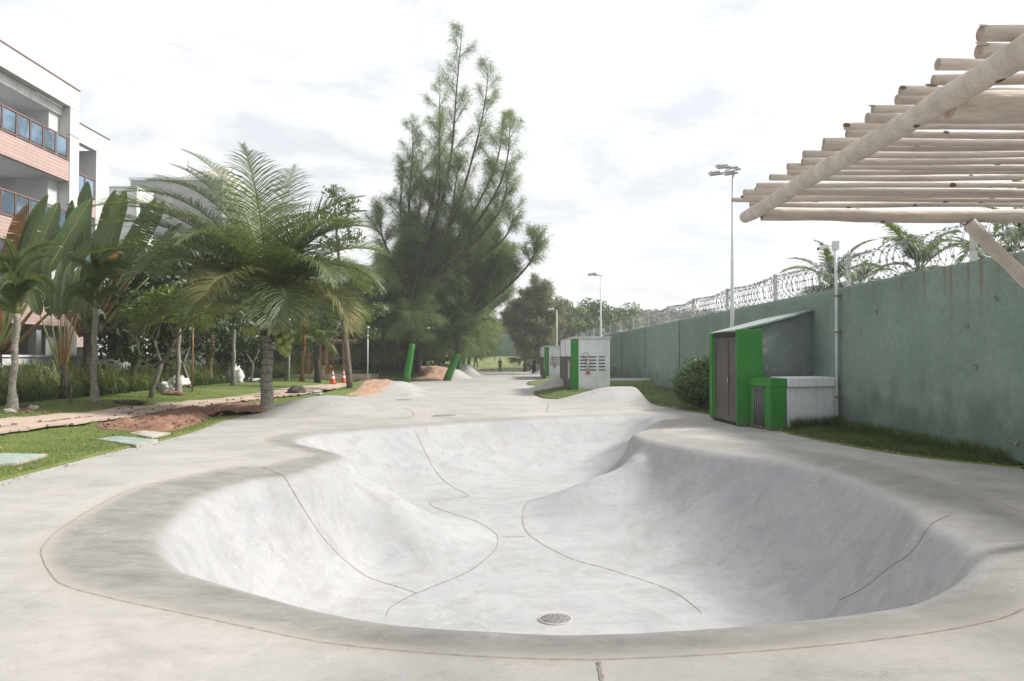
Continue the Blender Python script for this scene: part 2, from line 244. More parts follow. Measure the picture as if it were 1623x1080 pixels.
# poured concrete
def concm():
    m = bpy.data.materials.new('poured_concrete'); m.use_nodes = True; t = m.node_tree; n = t.nodes; l = t.links; b = n['Principled BSDF']
    b.inputs['Specular IOR Level'].default_value = .35
    g = n.new('ShaderNodeNewGeometry'); pos = g.outputs['Position']
    def noise(scale, detail, rough=.6, st=None, rot=0, dist=0):
        v = pos
        if st:
            mp = n.new('ShaderNodeMapping'); mp.inputs['Scale'].default_value = st; mp.inputs['Rotation'].default_value = (0, 0, rot); l.new(pos, mp.inputs[0]); v = mp.outputs[0]
        z = n.new('ShaderNodeTexNoise'); z.inputs['Scale'].default_value = scale; z.inputs['Detail'].default_value = detail; z.inputs['Roughness'].default_value = rough; z.inputs['Distortion'].default_value = dist
        l.new(v, z.inputs[0]); return z.outputs[0]
    def rng_(v, a, b_, c=0, d=1):
        r = n.new('ShaderNodeMapRange'); r.inputs[1].default_value = a; r.inputs[2].default_value = b_; r.inputs[3].default_value = c; r.inputs[4].default_value = d; l.new(v, r.inputs[0]); return r.outputs[0]
    def mixc(f, a, b_):
        x = n.new('ShaderNodeMix'); x.data_type = 'RGBA'
        for i, v in ((0, f), (6, a), (7, b_)):
            if isinstance(v, tuple): x.inputs[i].default_value = (*v, 1)
            elif isinstance(v, (int, float)): x.inputs[i].default_value = v
            else: l.new(v, x.inputs[i])
        return x.outputs[2]
    def mul(a, b_):
        x = n.new('ShaderNodeMath'); x.operation = 'MULTIPLY'
        for i, v in enumerate((a, b_)):
            if isinstance(v, (int, float)): x.inputs[i].default_value = v
            else: l.new(v, x.inputs[i])
        return x.outputs[0]
    at = n.new('ShaderNodeAttribute'); at.attribute_name = 'tone'; s = n.new('ShaderNodeSeparateColor'); l.new(at.outputs['Color'], s.inputs[0])
    ring, stain, inner = s.outputs[0], s.outputs[1], s.outputs[2]
    big = noise(.33, 6, .62, dist=.6); mid = noise(1.6, 8, .66, dist=.5); fine = noise(38, 4, .7); st1 = noise(1.1, 8, .68, (1, 2.6, 1.6), R(14), .8); st2 = noise(2.6, 7, .7, (2.4, 1, 1.5), R(35), 1.2); blot = noise(4.5, 9, .75, None, 0, .4)
    pinkn = noise(.5, 4, .6)
    c = mixc(rng_(big, .32, .68), (.265, .26, .244), (.35, .345, .327))
    c = mixc(mul(rng_(pinkn, .42, .62), .55), c, (.40, .365, .35))
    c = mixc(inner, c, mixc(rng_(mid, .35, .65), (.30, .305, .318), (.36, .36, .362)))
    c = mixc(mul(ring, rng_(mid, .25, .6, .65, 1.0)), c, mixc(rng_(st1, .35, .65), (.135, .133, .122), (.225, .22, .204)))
    c = mixc(mul(stain, rng_(mid, .3, .6, .2, .65)), c, (.37, .325, .275))
    c = mixc(mul(rng_(st1, .50, .68), .36), c, (.22, .22, .21))
    c = mixc(mul(rng_(st2, .58, .72), .16), c, (.52, .51, .50))
    c = mixc(mul(rng_(mid, .56, .70), .34), c, (.215, .21, .205))
    c = mixc(mul(rng_(blot, .53, .70), .36), c, (.20, .195, .185)); c = mixc(mul(rng_(blot, .45, .3), .22), c, (.47, .46, .45))
    c = mixc(mul(rng_(noise(.75, 9, .72, None, 0, 1.0), .50, .66), .42), c, (.215, .21, .19))
    def hair(sc, w_, st, rot):
        q = noise(sc, 3, .5, st, rot, .6); ab = n.new('ShaderNodeMath'); ab.operation = 'SUBTRACT'; l.new(q, ab.inputs[0]); ab.inputs[1].default_value = .5; a2 = n.new('ShaderNodeMath'); a2.operation = 'ABSOLUTE'; l.new(ab.outputs[0], a2.inputs[0]); return rng_(a2.outputs[0], w_, w_*.3, 0, 1)
    c = mixc(mul(mul(hair(1.1, .0035, (1, 3, 1), R(20)), rng_(mid, .50, .60)), .45), c, (.17, .165, .155)); c = mixc(mul(mul(hair(2.1, .006, (3, 1, 1), R(50)), rng_(big, .52, .60)), .35), c, (.50, .49, .48))
    vo = n.new('ShaderNodeTexVoronoi'); vo.feature = 'DISTANCE_TO_EDGE'; vo.inputs['Scale'].default_value = .42
    wv = n.new('ShaderNodeTexNoise'); wv.inputs['Scale'].default_value = 2.2; wv.inputs['Detail'].default_value = 7; l.new(pos, wv.inputs[0])
    wa = n.new('ShaderNodeVectorMath'); wa.operation = 'MULTIPLY_ADD'; wa.inputs[1].default_value = (1.1, 1.1, .3); l.new(wv.outputs['Color'], wa.inputs[0]); l.new(pos, wa.inputs[2]); l.new(wa.outputs[0], vo.inputs['Vector'])
    crk = rng_(vo.outputs['Distance'], .0035, .0, 0, 1); c = mixc(mul(mul(crk, rng_(big, .50, .58)), .55), c, (.14, .13, .12))
    sc = n.new('ShaderNodeVectorMath'); sc.operation = 'SCALE'; l.new(c, sc.inputs[0]); l.new(rng_(fine, .3, .7, .93, 1.06), sc.inputs['Scale'])
    l.new(sc.outputs[0], b.inputs['Base Color'])
    l.new(rng_(mid, .3, .7, .62, .85), b.inputs['Roughness'])
    bp = n.new('ShaderNodeBump'); bp.inputs['Strength'].default_value = .25; bp.inputs['Distance'].default_value = .02
    sm = n.new('ShaderNodeMath'); sm.operation = 'ADD'; l.new(mul(fine, .15), sm.inputs[0]); l.new(mul(blot, .4), sm.inputs[1]); l.new(sm.outputs[0], bp.inputs['Height']); l.new(bp.outputs[0], b.inputs['Normal'])
    return m
M['concrete'] = concm()
M['seam'] = mat('joint_line', (.24, .215, .19), .9, .25, 8, .1)
# ---------------------------------------------------------------- mesh helpers
def link(o, parent=None):
    C.objects.link(o)
    if parent is not None: o.parent = parent
    return o
def empty(name, loc, label, cat, group=None, rz=0):
    o = bpy.data.objects.new(name, None); o.empty_display_size = .2; C.objects.link(o); o.location = loc; o.rotation_euler = (0, 0, rz)
    tag(o, label, cat, group); return o
def tag(o, label, cat, group=None):
    o['label'] = label; o['category'] = cat
    if group: o['group'] = group
    return o
class MB:
    def __init__(s): s.v = []; s.f = []; s.mi = []; s.sm = []
    def add(s, vs, fs, mi=0, smooth=False):
        b = len(s.v); s.v.extend(tuple(v) for v in vs)
        for f in fs: s.f.append([i+b for i in f]); s.mi.append(mi); s.sm.append(smooth)
    def box(s, x0, x1, y0, y1, z0, z1, mi=0):
        s.prism([(x0, y0), (x1, y0), (x1, y1), (x0, y1)], z0, z1, mi)
    def prism(s, poly, z0, z1, mi=0, ztop=None):
        a = sum(poly[i][0]*poly[(i+1) % len(poly)][1]-poly[(i+1) % len(poly)][0]*poly[i][1] for i in range(len(poly)))
        if a < 0: poly = poly[::-1]; ztop = ztop[::-1] if ztop else None
        n = len(poly); zt = ztop or [z1]*n
        vs = [(x, y, z0) for x, y in poly]+[(poly[i][0], poly[i][1], zt[i]) for i in range(n)]
        fs = [list(range(n))[::-1], list(range(n, 2*n))]+[[i, (i+1) % n, n+(i+1) % n, n+i] for i in range(n)]
        s.add(vs, fs, mi)
    def tube(s, pts, rad, n=8, mi=0, cap=True, smooth=True, capmi=None):
        pts = [Vector(p) for p in pts]; k = len(pts)
        if isinstance(rad, (int, float)): rad = [rad]*k
        vs = []; prev = None
        for i in range(k):
            t = (pts[min(i+1, k-1)]-pts[max(i-1, 0)]); t = t.normalized() if t.length > 1e-9 else Vector((0, 0, 1))
            if prev is None: prev = t.orthogonal().normalized()
            a = prev - t*prev.dot(t); a = a.normalized() if a.length > 1e-6 else t.orthogonal().normalized(); prev = a; b = t.cross(a)
            for j in range(n):
                th = 2*math.pi*j/n; vs.append(pts[i]+(a*math.cos(th)+b*math.sin(th))*rad[i])
        fs = [[i*n+j, i*n+(j+1) % n, (i+1)*n+(j+1) % n, (i+1)*n+j] for i in range(k-1) for j in range(n)]
        s.add(vs, fs, mi, smooth)
        if cap:
            b = len(s.v)-k*n
            for f in (list(range(n))[::-1], list(range((k-1)*n, k*n))): s.f.append([i+b for i in f]); s.mi.append(mi if capmi is None else capmi); s.sm.append(False)
    def lathe(s, prof, c=(0, 0, 0), n=16, mi=0, smooth=True):
        vs = []; c = Vector(c)
        for r, z in prof:
            for j in range(n): th = 2*math.pi*j/n; vs.append((c.x+r*math.cos(th), c.y+r*math.sin(th), c.z+z))
        k = len(prof); s.add(vs, [[i*n+j, i*n+(j+1) % n, (i+1)*n+(j+1) % n, (i+1)*n+j] for i in range(k-1) for j in range(n)], mi, smooth)
    def blob(s, c, r, seed=0, amp=.2, nu=10, nv=7, mi=0, zmin=None, freq=1.7):
        vs = []; c = Vector(c)
        for i in range(nv+1):
            ph = math.pi*i/nv
            for j in range(nu):
                th = 2*math.pi*j/nu; d = Vector((math.sin(ph)*math.cos(th), math.sin(ph)*math.sin(th), math.cos(ph)))
                k = 1+amp*mnoise.noise(d*freq+Vector((seed*3.1, seed*1.7, seed)))
                p = Vector((d.x*r[0]*k, d.y*r[1]*k, d.z*r[2]*k))+c
                if zmin is not None: p.z = max(p.z, zmin)
                vs.append(p)
        s.add(vs, [[i*nu+j, (i+1)*nu+j, (i+1)*nu+(j+1) % nu, i*nu+(j+1) % nu] for i in range(nv) for j in range(nu)], mi, True)
    def mesh(s, name, mats):
        me = bpy.data.meshes.new(name); me.from_pydata([tuple(v) for v in s.v], [], s.f)
        for m in (mats if isinstance(mats, (list, tuple)) else [mats]): me.materials.append(m)
        me.polygons.foreach_set('material_index', s.mi); me.polygons.foreach_set('use_smooth', s.sm); me.update(); return me
    def build(s, name, mats, parent=None, loc=None, kind=None, bevel=0):
        o = link(bpy.data.objects.new(name, s.mesh(name, mats)), parent)
        if loc is not None: o.location = loc
        if kind: o['kind'] = kind
        if bevel:
            b = o.modifiers.new('bevel', 'BEVEL'); b.width = bevel; b.segments = 2; b.limit_method = 'ANGLE'
        return o
def tris(name, V, mats, parent=None, kind=None, mi=None, per=3):
    """V: (n, per, 3) array of loose triangles / quads"""
    V = np.asarray(V, dtype=np.float32); n = V.shape[0]
    me = bpy.data.meshes.new(name); me.vertices.add(n*per); me.vertices.foreach_set('co', V.reshape(-1))
    me.loops.add(n*per); me.loops.foreach_set('vertex_index', np.arange(n*per, dtype=np.int32))
    me.polygons.add(n); me.polygons.foreach_set('loop_start', np.arange(0, n*per, per, dtype=np.int32)); me.polygons.foreach_set('loop_total', np.full(n, per, dtype=np.int32))
    for m in (mats if isinstance(mats, (list, tuple)) else [mats]): me.materials.append(m)
    if mi is not None: me.polygons.foreach_set('material_index', mi)
    me.update(); o = link(bpy.data.objects.new(name, me), parent)
    if kind: o['kind'] = kind
    return o
def grid(name, X, Y, Z, mats, parent=None, kind=None, smooth=True, attr=None):
    ny, nx = Z.shape; V = np.stack([X, Y, Z], -1).reshape(-1, 3).astype(np.float32)
    me = bpy.data.meshes.new(name); me.vertices.add(ny*nx); me.vertices.foreach_set('co', V.reshape(-1))
    i = np.arange(ny-1)[:, None]*nx+np.arange(nx-1)[None, :]
    q = np.stack([i, i+1, i+nx+1, i+nx], -1).reshape(-1, 4); n = len(q)
    me.loops.add(n*4); me.loops.foreach_set('vertex_index', q.reshape(-1).astype(np.int32)); me.polygons.add(n)
    me.polygons.foreach_set('loop_start', np.arange(0, n*4, 4, dtype=np.int32)); me.polygons.foreach_set('loop_total', np.full(n, 4, dtype=np.int32))
    me.polygons.foreach_set('use_smooth', np.full(n, smooth)); me.materials.append(mats)
    if attr is not None:
        a = me.color_attributes.new('tone', 'FLOAT_COLOR', 'POINT'); a.data.foreach_set('color', attr.reshape(-1).astype(np.float32))
    me.update(); o = link(bpy.data.objects.new(name, me), parent)
    if kind: o['kind'] = kind
    return o
def sstep(t): t = np.clip(t, 0, 1); return t*t*(3-2*t)
_lat = rng.random((64, 64))
def vnoise(x, y, s):
    x = np.asarray(x)/s; y = np.asarray(y)/s; xi = np.floor(x).astype(int); yi = np.floor(y).astype(int); fx = sstep(x-xi); fy = sstep(y-yi)
    g = lambda a, b: _lat[a % 64, b % 64]
    return (g(xi, yi)*(1-fx)+g(xi+1, yi)*fx)*(1-fy)+(g(xi, yi+1)*(1-fx)+g(xi+1, yi+1)*fx)*fy-.5
# ================================================================ SKATE BOWL HEIGHT FIELD
D = 1.9
def spline(pts, n=10, closed=True):
    p = np.array(pts, float); k = len(p); o = []
    for i in range(k if closed else k-1):
        g = lambda j: p[j % k] if closed else p[min(max(j, 0), k-1)]
        p0, p1, p2, p3 = g(i-1), g(i), g(i+1), g(i+2)
        for t in np.linspace(0, 1, n, endpoint=False):
            o.append(.5*((2*p1)+(-p0+p2)*t+(2*p0-5*p1+4*p2-p3)*t*t+(-p0+3*p1-3*p2+p3)*t**3))
    if not closed: o.append(p[-1])
    return np.array(o)
rim_px = [(950, 1046), (780, 1041), (560, 1025), (400, 996), (270, 968), (120, 935), (80, 909), (68, 880), (82, 849), (168, 795), (241, 767), (373, 740), (415, 739), (462, 728), (491, 721), (470, 713), (424, 701), (432, 692), (470, 685), (560, 677), (653, 671), (780, 663), (950, 656), (1040, 657), (1078, 664), (1075, 674),
          (1056, 686), (1130, 697), (1290, 716), (1410, 739), (1560, 786), (1655, 835), (1700, 890), (1623, 965), (1496, 999), (1249, 1029)]
rim = spline([G(x, y)[:2] for x, y in rim_px], 8)
fl_px = [(1058, 934), (1111, 973)]
floor_px = [(900, 884), (840, 849), (828, 821), (838, 795), (895, 785), (930, 777), (905, 769), (850, 770), (742, 784), (665, 790), (655, 800), (681, 799), (750, 825), (779, 841), (789, 855), (783, 876), (750, 902), (680, 922), (628, 922), (640, 945), (616, 964), (600, 1000), (640, 1080), (800, 1125), (950, 1125), (1090, 1070), (1140, 1005), (1111, 973), (1058, 934), (980, 906)]
def dloc(y): return float(np.interp(y, [800, 853, 895], [1.38, 1.68, D]))    # the back lobe is shallower
flo = spline([G(x, y, -dloc(y))[:2] for x, y in floor_px], 8)
def poly_dist(poly, X, Y):
    a = poly; b = np.roll(poly, -1, 0); d = np.full(X.shape, 1e9); ins = np.zeros(X.shape, bool)
    for (ax, ay), (bx, by) in zip(a, b):
        ex, ey = bx-ax, by-ay; L2 = ex*ex+ey*ey+1e-12
        t = np.clip(((X-ax)*ex+(Y-ay)*ey)/L2, 0, 1); dd = (X-ax-t*ex)**2+(Y-ay-t*ey)**2; d = np.minimum(d, dd)
        c = ((ay > Y) != (by > Y)) & (X < (bx-ax)*(Y-ay)/(by-ay+1e-15)+ax); ins ^= c
    return np.sqrt(d), ins
gs = .06; gx = np.arange(-8.4, 8.6, gs); gy = np.arange(3, 28, gs); GX, GY = np.meshgrid(gx, gy)
dr, ir = poly_dist(rim, GX, GY); df, if_ = poly_dist(flo, GX, GY)
dr = np.where(ir, dr, 0); df = np.where(if_, 0, df)
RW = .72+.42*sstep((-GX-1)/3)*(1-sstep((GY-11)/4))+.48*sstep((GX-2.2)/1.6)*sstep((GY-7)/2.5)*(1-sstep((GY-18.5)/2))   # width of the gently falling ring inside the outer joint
a_ = np.clip((dr-RW)/(np.maximum(dr-RW, 0)+df+1e-9), 0, 1); rg = np.clip(dr/RW, 0, 1)
DF = np.interp(GY, [13.4, 15.2, 17.2], [D, 1.68, 1.38])
BZ = -DF*(.04*rg**1.5*(1-a_)+(1-(1-a_)**2.9)*(.96+.04*a_))
T = .2*rg+.8*a_
for (ax, ay), (bx, by), hh, sg in (((-4.1, 14.6), (-.3, 14.9), .46, .85), ((4.2, 18.4), (.4, 16.4), .50, .80)):   # backs of the two hips
    ex, ey = bx-ax, by-ay; LL = math.hypot(ex, ey); tt = ((GX-ax)*ex+(GY-ay)*ey)/LL**2; pd = np.abs((GX-ax)*ey-(GY-ay)*ex)/LL
    BZ = BZ+hh*np.sin(np.pi*np.clip(tt, 0, 1))**1.2*np.exp(-(pd/sg)**2)*sstep(a_/.3)
BZ = np.minimum(BZ, 0)
def blur(A, sig):
    k = np.arange(-int(3*sig/gs), int(3*sig/gs)+1)*gs; g = np.exp(-k*k/(2*sig*sig)); g /= g.sum(); h = len(k)//2
    B = np.pad(A, h, mode='edge'); B = sum(g[i]*B[:, i:i+A.shape[1]] for i in range(len(k))); return sum(g[i]*B[i:i+A.shape[0], :] for i in range(len(k)))
BZ = blur(BZ, .085)
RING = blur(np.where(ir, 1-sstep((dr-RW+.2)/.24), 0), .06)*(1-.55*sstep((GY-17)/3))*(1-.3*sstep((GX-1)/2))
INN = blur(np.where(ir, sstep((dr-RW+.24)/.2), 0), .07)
STAIN = np.exp(-(poly_dist(rim, GX, GY)[0]/.12)**2)
def samp(A, x, y):
    x = np.asarray(x, float); y = np.asarray(y, float); u = np.clip((x-gx[0])/gs, 0, len(gx)-1.001); v = np.clip((y-gy[0])/gs, 0, len(gy)-1.001)
    i = u.astype(int); j = v.astype(int); fu = u-i; fv = v-j
    return (A[j, i]*(1-fu)+A[j, i+1]*fu)*(1-fv)+(A[j+1, i]*(1-fu)+A[j+1, i+1]*fu)*fv
def ramp(x, a, b): return sstep((x-a)/(b-a))
def bumps(x, y):
    x = np.asarray(x, float); y = np.asarray(y, float); z = np.zeros(np.broadcast(x, y).shape)
    r = np.sqrt(((x+6.4)/3.3)**2+((y-26.6)/3.7)**2); z = z+.55*(1-sstep(r))                       # left roller
    z = z+.66*ramp(x, 1.1, 4.4)*(1-ramp(x, 5.0, 5.7))*ramp(y, 28.6, 31.2)*(1-ramp(y, 31.8, 34.5))    # hip by kiosk
    z = z+.52*(1-ramp(x, -6.4, -4.7))*ramp(y, 37.5, 42)*(1-ramp(y, 43, 48))*ramp(x, -9.8, -8.2)        # bank left
    r = np.sqrt(((x+4.9)/.75)**2+((y-37.2)/1.5)**2); z = z+.16*(1-sstep(r))
    z = z+.62*ramp(x, .9, 2.7)*ramp(y, 42.5, 45)*(1-ramp(y, 46, 49))                                 # bank right
    z = z+.8*(1-ramp(x, -5.0, -3.4))*ramp(y, 63, 66)*(1-ramp(y, 68, 71))
    z = z+1.15*(1-ramp(x, -4.9, -3.0))*ramp(y, 76, 79)*(1-ramp(y, 82, 85))
    z = z+1.0*ramp(x, 1.8, 3.4)**1.5*ramp(y, 78, 82)
    return z
def zc(x, y):
    return samp(BZ, x, y)*((np.asarray(y) > 3.1) & (np.asarray(y) < 27.8)) + bumps(x, y)
xs = np.unique(np.concatenate([np.arange(-10.5, -6.6, .2), np.arange(-6.6, 7.6, .055), np.arange(7.6, 9.45, .2)]))
ys = [-8.0]
while ys[-1] < 97.5:
    y = ys[-1]; ys.append(y+(.5 if y < 3 else .055 if y < 14 else .07 if y < 27 else .12 if y < 36 else .22 if y < 52 else .4))
ys = np.array(ys); XX, YY = np.meshgrid(xs, ys)
ZZ = zc(XX, YY)
inb = (YY > 3.1) & (YY < 27.8)
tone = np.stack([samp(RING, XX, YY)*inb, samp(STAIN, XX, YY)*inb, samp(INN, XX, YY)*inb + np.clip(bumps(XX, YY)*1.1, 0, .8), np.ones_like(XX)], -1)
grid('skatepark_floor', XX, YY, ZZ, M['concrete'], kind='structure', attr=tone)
park = bpy.data.objects['skatepark_floor']
# joints: narrow strips draped on the surface
def joint(pts, wd=.008, dz=.006, n=14):
    p = spline(pts, n, closed=False); t = np.gradient(p, axis=0); t /= np.linalg.norm(t, axis=1)[:, None]+1e-9; nr = np.stack([-t[:, 1], t[:, 0]], 1)
    jit = 1+.35*np.sin(np.arange(len(p))*1.7)
    a = p+nr*wd*jit[:, None]; b = p-nr*wd*jit[:, None]
    A = np.c_[a, zc(a[:, 0], a[:, 1])+dz]; B = np.c_[b, zc(b[:, 0], b[:, 1])+dz]
    m = MB(); m.add(list(map(tuple, A))+list(map(tuple, B)), [[i, i+1, len(A)+i+1, len(A)+i] for i in range(len(A)-1)], 0, True)
    return m.build('joint', M['seam'], park)
def onsurf(px, py):   # walk the ray to the surface
    u, a, b = ray(px, py); u, b = u/a, b/a; y = 3.2
    while y < 96:
        if HC+b*y <= float(zc(u*y, y)): break
        y += .02
    return (u*y, y)
joint([tuple(q) for q in rim[::6]]+[tuple(rim[0])], .003)
for pl in ([(415, 741), (443, 752), (462, 777), (502, 840), (560, 900), (610, 925), (661, 941)],
           [(655, 680), (671, 711), (693, 751), (742, 786), (681, 798), (750, 825), (779, 841), (789, 853), (783, 874), (750, 902), (661, 941), (622, 962), (612, 976)],
           [(868, 789), (838, 795), (828, 821), (840, 849), (900, 884), (980, 908), (1058, 934), (1098, 960), (1111, 972)],
           [(1505, 818), (1455, 862), (1400, 908), (1345, 945), (1330, 953)]):
    joint([onsurf(*p) for p in pl], .0065)
joint([G(948, 1050)[:2], G(958, 1100)[:2], G(975, 1200)[:2]], .012)
joint([onsurf(x, 0*x+852+(x-789)*-.02) for x in (792, 805, 818, 832)], .006)
joint([G(700, 651)[:2], G(870, 648)[:2], G(1120, 648)[:2]], .012); joint([G(870, 641)[:2], G(866, 655)[:2]], .02)
joint([G(440, 669)[:2], G(540, 668)[:2], G(640, 663)[:2], G(655, 655)[:2], G(640, 650)[:2]], .015)
joint([G(690, 607)[:2], G(860, 606)[:2]], .04); joint([G(640, 618)[:2], G(850, 622)[:2]], .03)
# ================================================================ GROUND, LAWNS, PATH
g = MB()
ox, oy, ix0, ix1, iy0, iy1 = 900, 1200, -10.4, 9.4, -7.9, 97
vs = [(-ox, -300, -.06), (ox, -300, -.06), (ox, oy, -.06), (-ox, oy, -.06), (ix0, iy0, -.06), (ix1, iy0, -.06), (ix1, iy1, -.06), (ix0, iy1, -.06)]
g.add(vs, [[0, 1, 5, 4], [1, 2, 6, 5], [2, 3, 7, 6], [3, 0, 4, 7]]); g.build('ground', M['hillg'], kind='structure')
bly = [-12, 11.5, 13.3, 15.6, 17.4, 19.2, 22.4, 26, 29, 31, 34, 36.8, 38.0, 41, 45, 50, 55, 58, 61, 63.5, 70, 95]
blx = [-7.7, -7.8, -7.9, -8.05, -7.9, -8.0, -8.6, -8.8, -8.9, -8.7, -8.3, -7.7, -6.9, -6.6, -7.2, -8.6, -8.9, -8.2, -6.6, -5.6, -5.4, -5.0]
yy = np.arange(-12, 97.2, .25); bl = np.interp(yy, bly, blx); bl = np.convolve(np.pad(bl, 6, mode='edge'), np.ones(13)/13, 'valid')
def BL(y): return np.interp(y, yy, bl)
def zl(x, y):
    d = BL(y)-np.asarray(x, float)
    return bumps(x, y)*.95+.035+.40*sstep((d-.3)/6.5)+.05*vnoise(x, y, 1.7)*sstep(d/1.5)+.03*vnoise(x, y, .6)*sstep(d/.8)
def gl(px, py):
    z = .2
    for _ in range(30):
        p = G(px, py, z); z = z*.5+.5*float(zl(p.x, p.y))
    return Vector((p.x, p.y, z))
dd = np.concatenate([[-.0, 0.0], np.cumsum(np.concatenate([np.full(45, .12), np.full(40, .25), np.linspace(.4, 6, 22)]))])
LX = BL(yy)[:, None]-dd[None, :]; LY = np.repeat(yy[:, None], len(dd), 1); LZ = zl(LX, LY); LZ[:, 0] = -.1
grid('lawn_left', LX, LY, LZ, M['grass'], kind='structure')
bry = [12.9, 13.4, 14.2, 15.2, 17, 18.6, 19.6, 21, 24, 25, 27.5, 30, 32.5, 33.3, 34.4, 36, 38.5, 41, 43, 44.5, 49, 50.5, 53, 58, 61, 64, 80, 95]
brx = [8.72, 8.3, 7.75, 7.35, 7.0, 6.8, 6.9, 7.1, 6.6, 6.45, 6.0, 5.6, 5.5, 3.2, 1.5, 1.25, 1.1, 1.15, 2.2, 2.75, 2.75, 1.2, 1.0, 1.3, 2.3, 2.7, 3.4, 3.4]
ryy = np.arange(12.9, 95, .15); br = np.interp(ryy, bry, brx); br = np.convolve(np.pad(br, 2, mode='edge'), np.ones(5)/5, 'valid')
def BR(y): return np.interp(y, ryy, br)
def wallx(y): return 9.03-.02*np.asarray(y, float)
def zr(x, y):
    d = np.asarray(x, float)-BR(y)
    return bumps(x, y)*.5*(np.asarray(y) < 60)+.035+.17*sstep(d/1.6)*ramp(y, 24, 34)+.05*sstep(d/1.0)+.03*vnoise(x, y, .8)*sstep(d/.5)
u = np.concatenate([[0, 0], np.linspace(0, 1, 40)[1:]]); RXm = BR(ryy)[:, None]+u[None, :]*(wallx(ryy)-.02-BR(ryy))[:, None]; RYm = np.repeat(ryy[:, None], len(u), 1); RZ = zr(RXm, RYm); RZ[:, 0] = -.1
grid('lawn_right', RXm, RYm, RZ, M['grass'], kind='structure')
# grassy bank at the far end
bx = np.linspace(-40, 12, 60); by = np.linspace(94, 118, 40); BXX, BYY = np.meshgrid(bx, by)
grid('grass_bank', BXX, BYY, -.08+2.0*sstep((BYY-96)/15)+.1*vnoise(BXX, BYY, 3), mat('bank_grass', (.20, .23, .08), .9, 0, .5, .5, 10, col2=(.11, .14, .045), fine=.25, fscale=4), kind='structure')
# stone path
def strip(name, edgeA, edgeB, m, dz=.02, nseg=60, across=8, amp=.015, kind='structure', zf=zl):
    A = spline(edgeA, nseg//len(edgeA)+4, False); B = spline(edgeB, nseg//len(edgeB)+4, False); k = min(len(A), len(B))
    ia = np.linspace(0, len(A)-1, k); A = np.stack([np.interp(ia, np.arange(len(A)), A[:, i]) for i in (0, 1)], 1); ib = np.linspace(0, len(B)-1, k); B = np.stack([np.interp(ib, np.arange(len(B)), B[:, i]) for i in (0, 1)], 1)
    t = np.linspace(0, 1, across)[None, :, None]; Q = A[:, None, :]*(1-t)+B[:, None, :]*t
    Z = zf(Q[..., 0], Q[..., 1])+dz+amp*vnoise(Q[..., 0], Q[..., 1], .3)
    Z[:, 0] -= dz+.06; Z[:, -1] -= dz+.06
    return grid(name, Q[..., 0], Q[..., 1], Z, m, kind=kind), A, B
nearE = [gl(x, y)[:2] for x, y in ((-260, 722), (0, 687), (150, 668), (300, 645), (415, 632), (500, 618), (600, 600))]
farE = [gl(x, y)[:2] for x, y in ((-260, 690), (0, 668), (150, 652), (300, 636), (415, 624), (500, 611), (600, 596))]
pathO, PA, PB = strip('path', nearE, farE, M['path'], .012, 120, 6)
# slabs laid on it, one object each
slabs = []
for v in range(6):
    m = MB(); r = [(.46*(1+random.uniform(-.16, .1))*sx, .40*(1+random.uniform(-.16, .1))*sy) for sx, sy in ((-1, -1), (1, -1), (1, 1), (-1, 1))]
    r.insert(2, (r[1][0]*random.uniform(.96, 1.08), random.uniform(-.1, .1)))
    m.prism(r, -.03, .018); slabs.append(m.mesh('paver', M['paver']))
cnt = 0; s_ = 0
for i in range(0, 78):
    f = i/78; f2 = f**1.0*(len(PA)-1); i0 = int(f2)
    a = PA[i0]; b = PB[i0]; n_ = 2
    if i0+1 < len(PA): fr = f2-i0; a = a*(1-fr)+PA[i0+1]*fr; b = b*(1-fr)+PB[i0+1]*fr
    if a[1] > 45: continue
    for j in range(n_):
        t = (j+.5)/n_+random.uniform(-.05, .05); q = a*(1-t)+b*t
        if random.random() < .12: continue
        o = link(bpy.data.objects.new('paver', random.choice(slabs)), pathO); o.location = (q[0], q[1], float(zl(q[0], q[1]))+.014+random.uniform(-.004, .008)); o.rotation_euler = (random.uniform(-.015, .015), random.uniform(-.015, .015), random.uniform(-.25, .25)+random.choice((0, math.pi/2)))
        k = np.linalg.norm(b-a)/n_/.95; o.scale = (k, k, 1)
# red soil patch, joined to the path edge
def heap(name, outline, h, m, label=None, cat=None, kind=None, seed=0, zf=zl, n=26, amp=.5, sc=.35):
    P_ = spline(outline, 26); c = P_.mean(0); rr = np.linspace(0, 1, n); Q = c[None, None, :]+(P_[None, :, :]-c)*rr[:, None, None]; Q = np.concatenate([Q, Q[:, :1]], 1)
    r = rr[:, None]; rough = vnoise(Q[..., 0]+seed, Q[..., 1], sc)+.5*vnoise(Q[..., 0], Q[..., 1]+seed, sc*.35)+.3*vnoise(Q[..., 0], Q[..., 1]+seed, sc*.15)
    env = (1-r**2.2); Z = zf(Q[..., 0], Q[..., 1])+.015+h*env+amp*h*rough*(1-r**6)-(r > .99)*.08
    o = grid(name, Q[..., 0], Q[..., 1], Z, m, kind=kind)
    if label: tag(o, label, cat)
    return o
heap('soil_patch', [gl(x, y)[:2] for x, y in ((150, 676), (215, 663), (300, 648), (370, 640), (425, 640), (425, 650), (350, 655), (322, 668), (268, 684), (200, 684))], .13, M['soil'], kind='structure', amp=1.5, sc=.5, n=70)
heap('sand_mound', [(-8.1, 36.6), (-8.0, 39.5), (-8.1, 43.0), (-7.2, 44.2), (-6.65, 42.5), (-6.65, 39.8), (-7.1, 37.4)], .10, M['sand'], 'long orange sand mound against the concrete bank behind the slender leaning tree', 'sand pile', seed=4, sc=.8, amp=1.6, n=50)
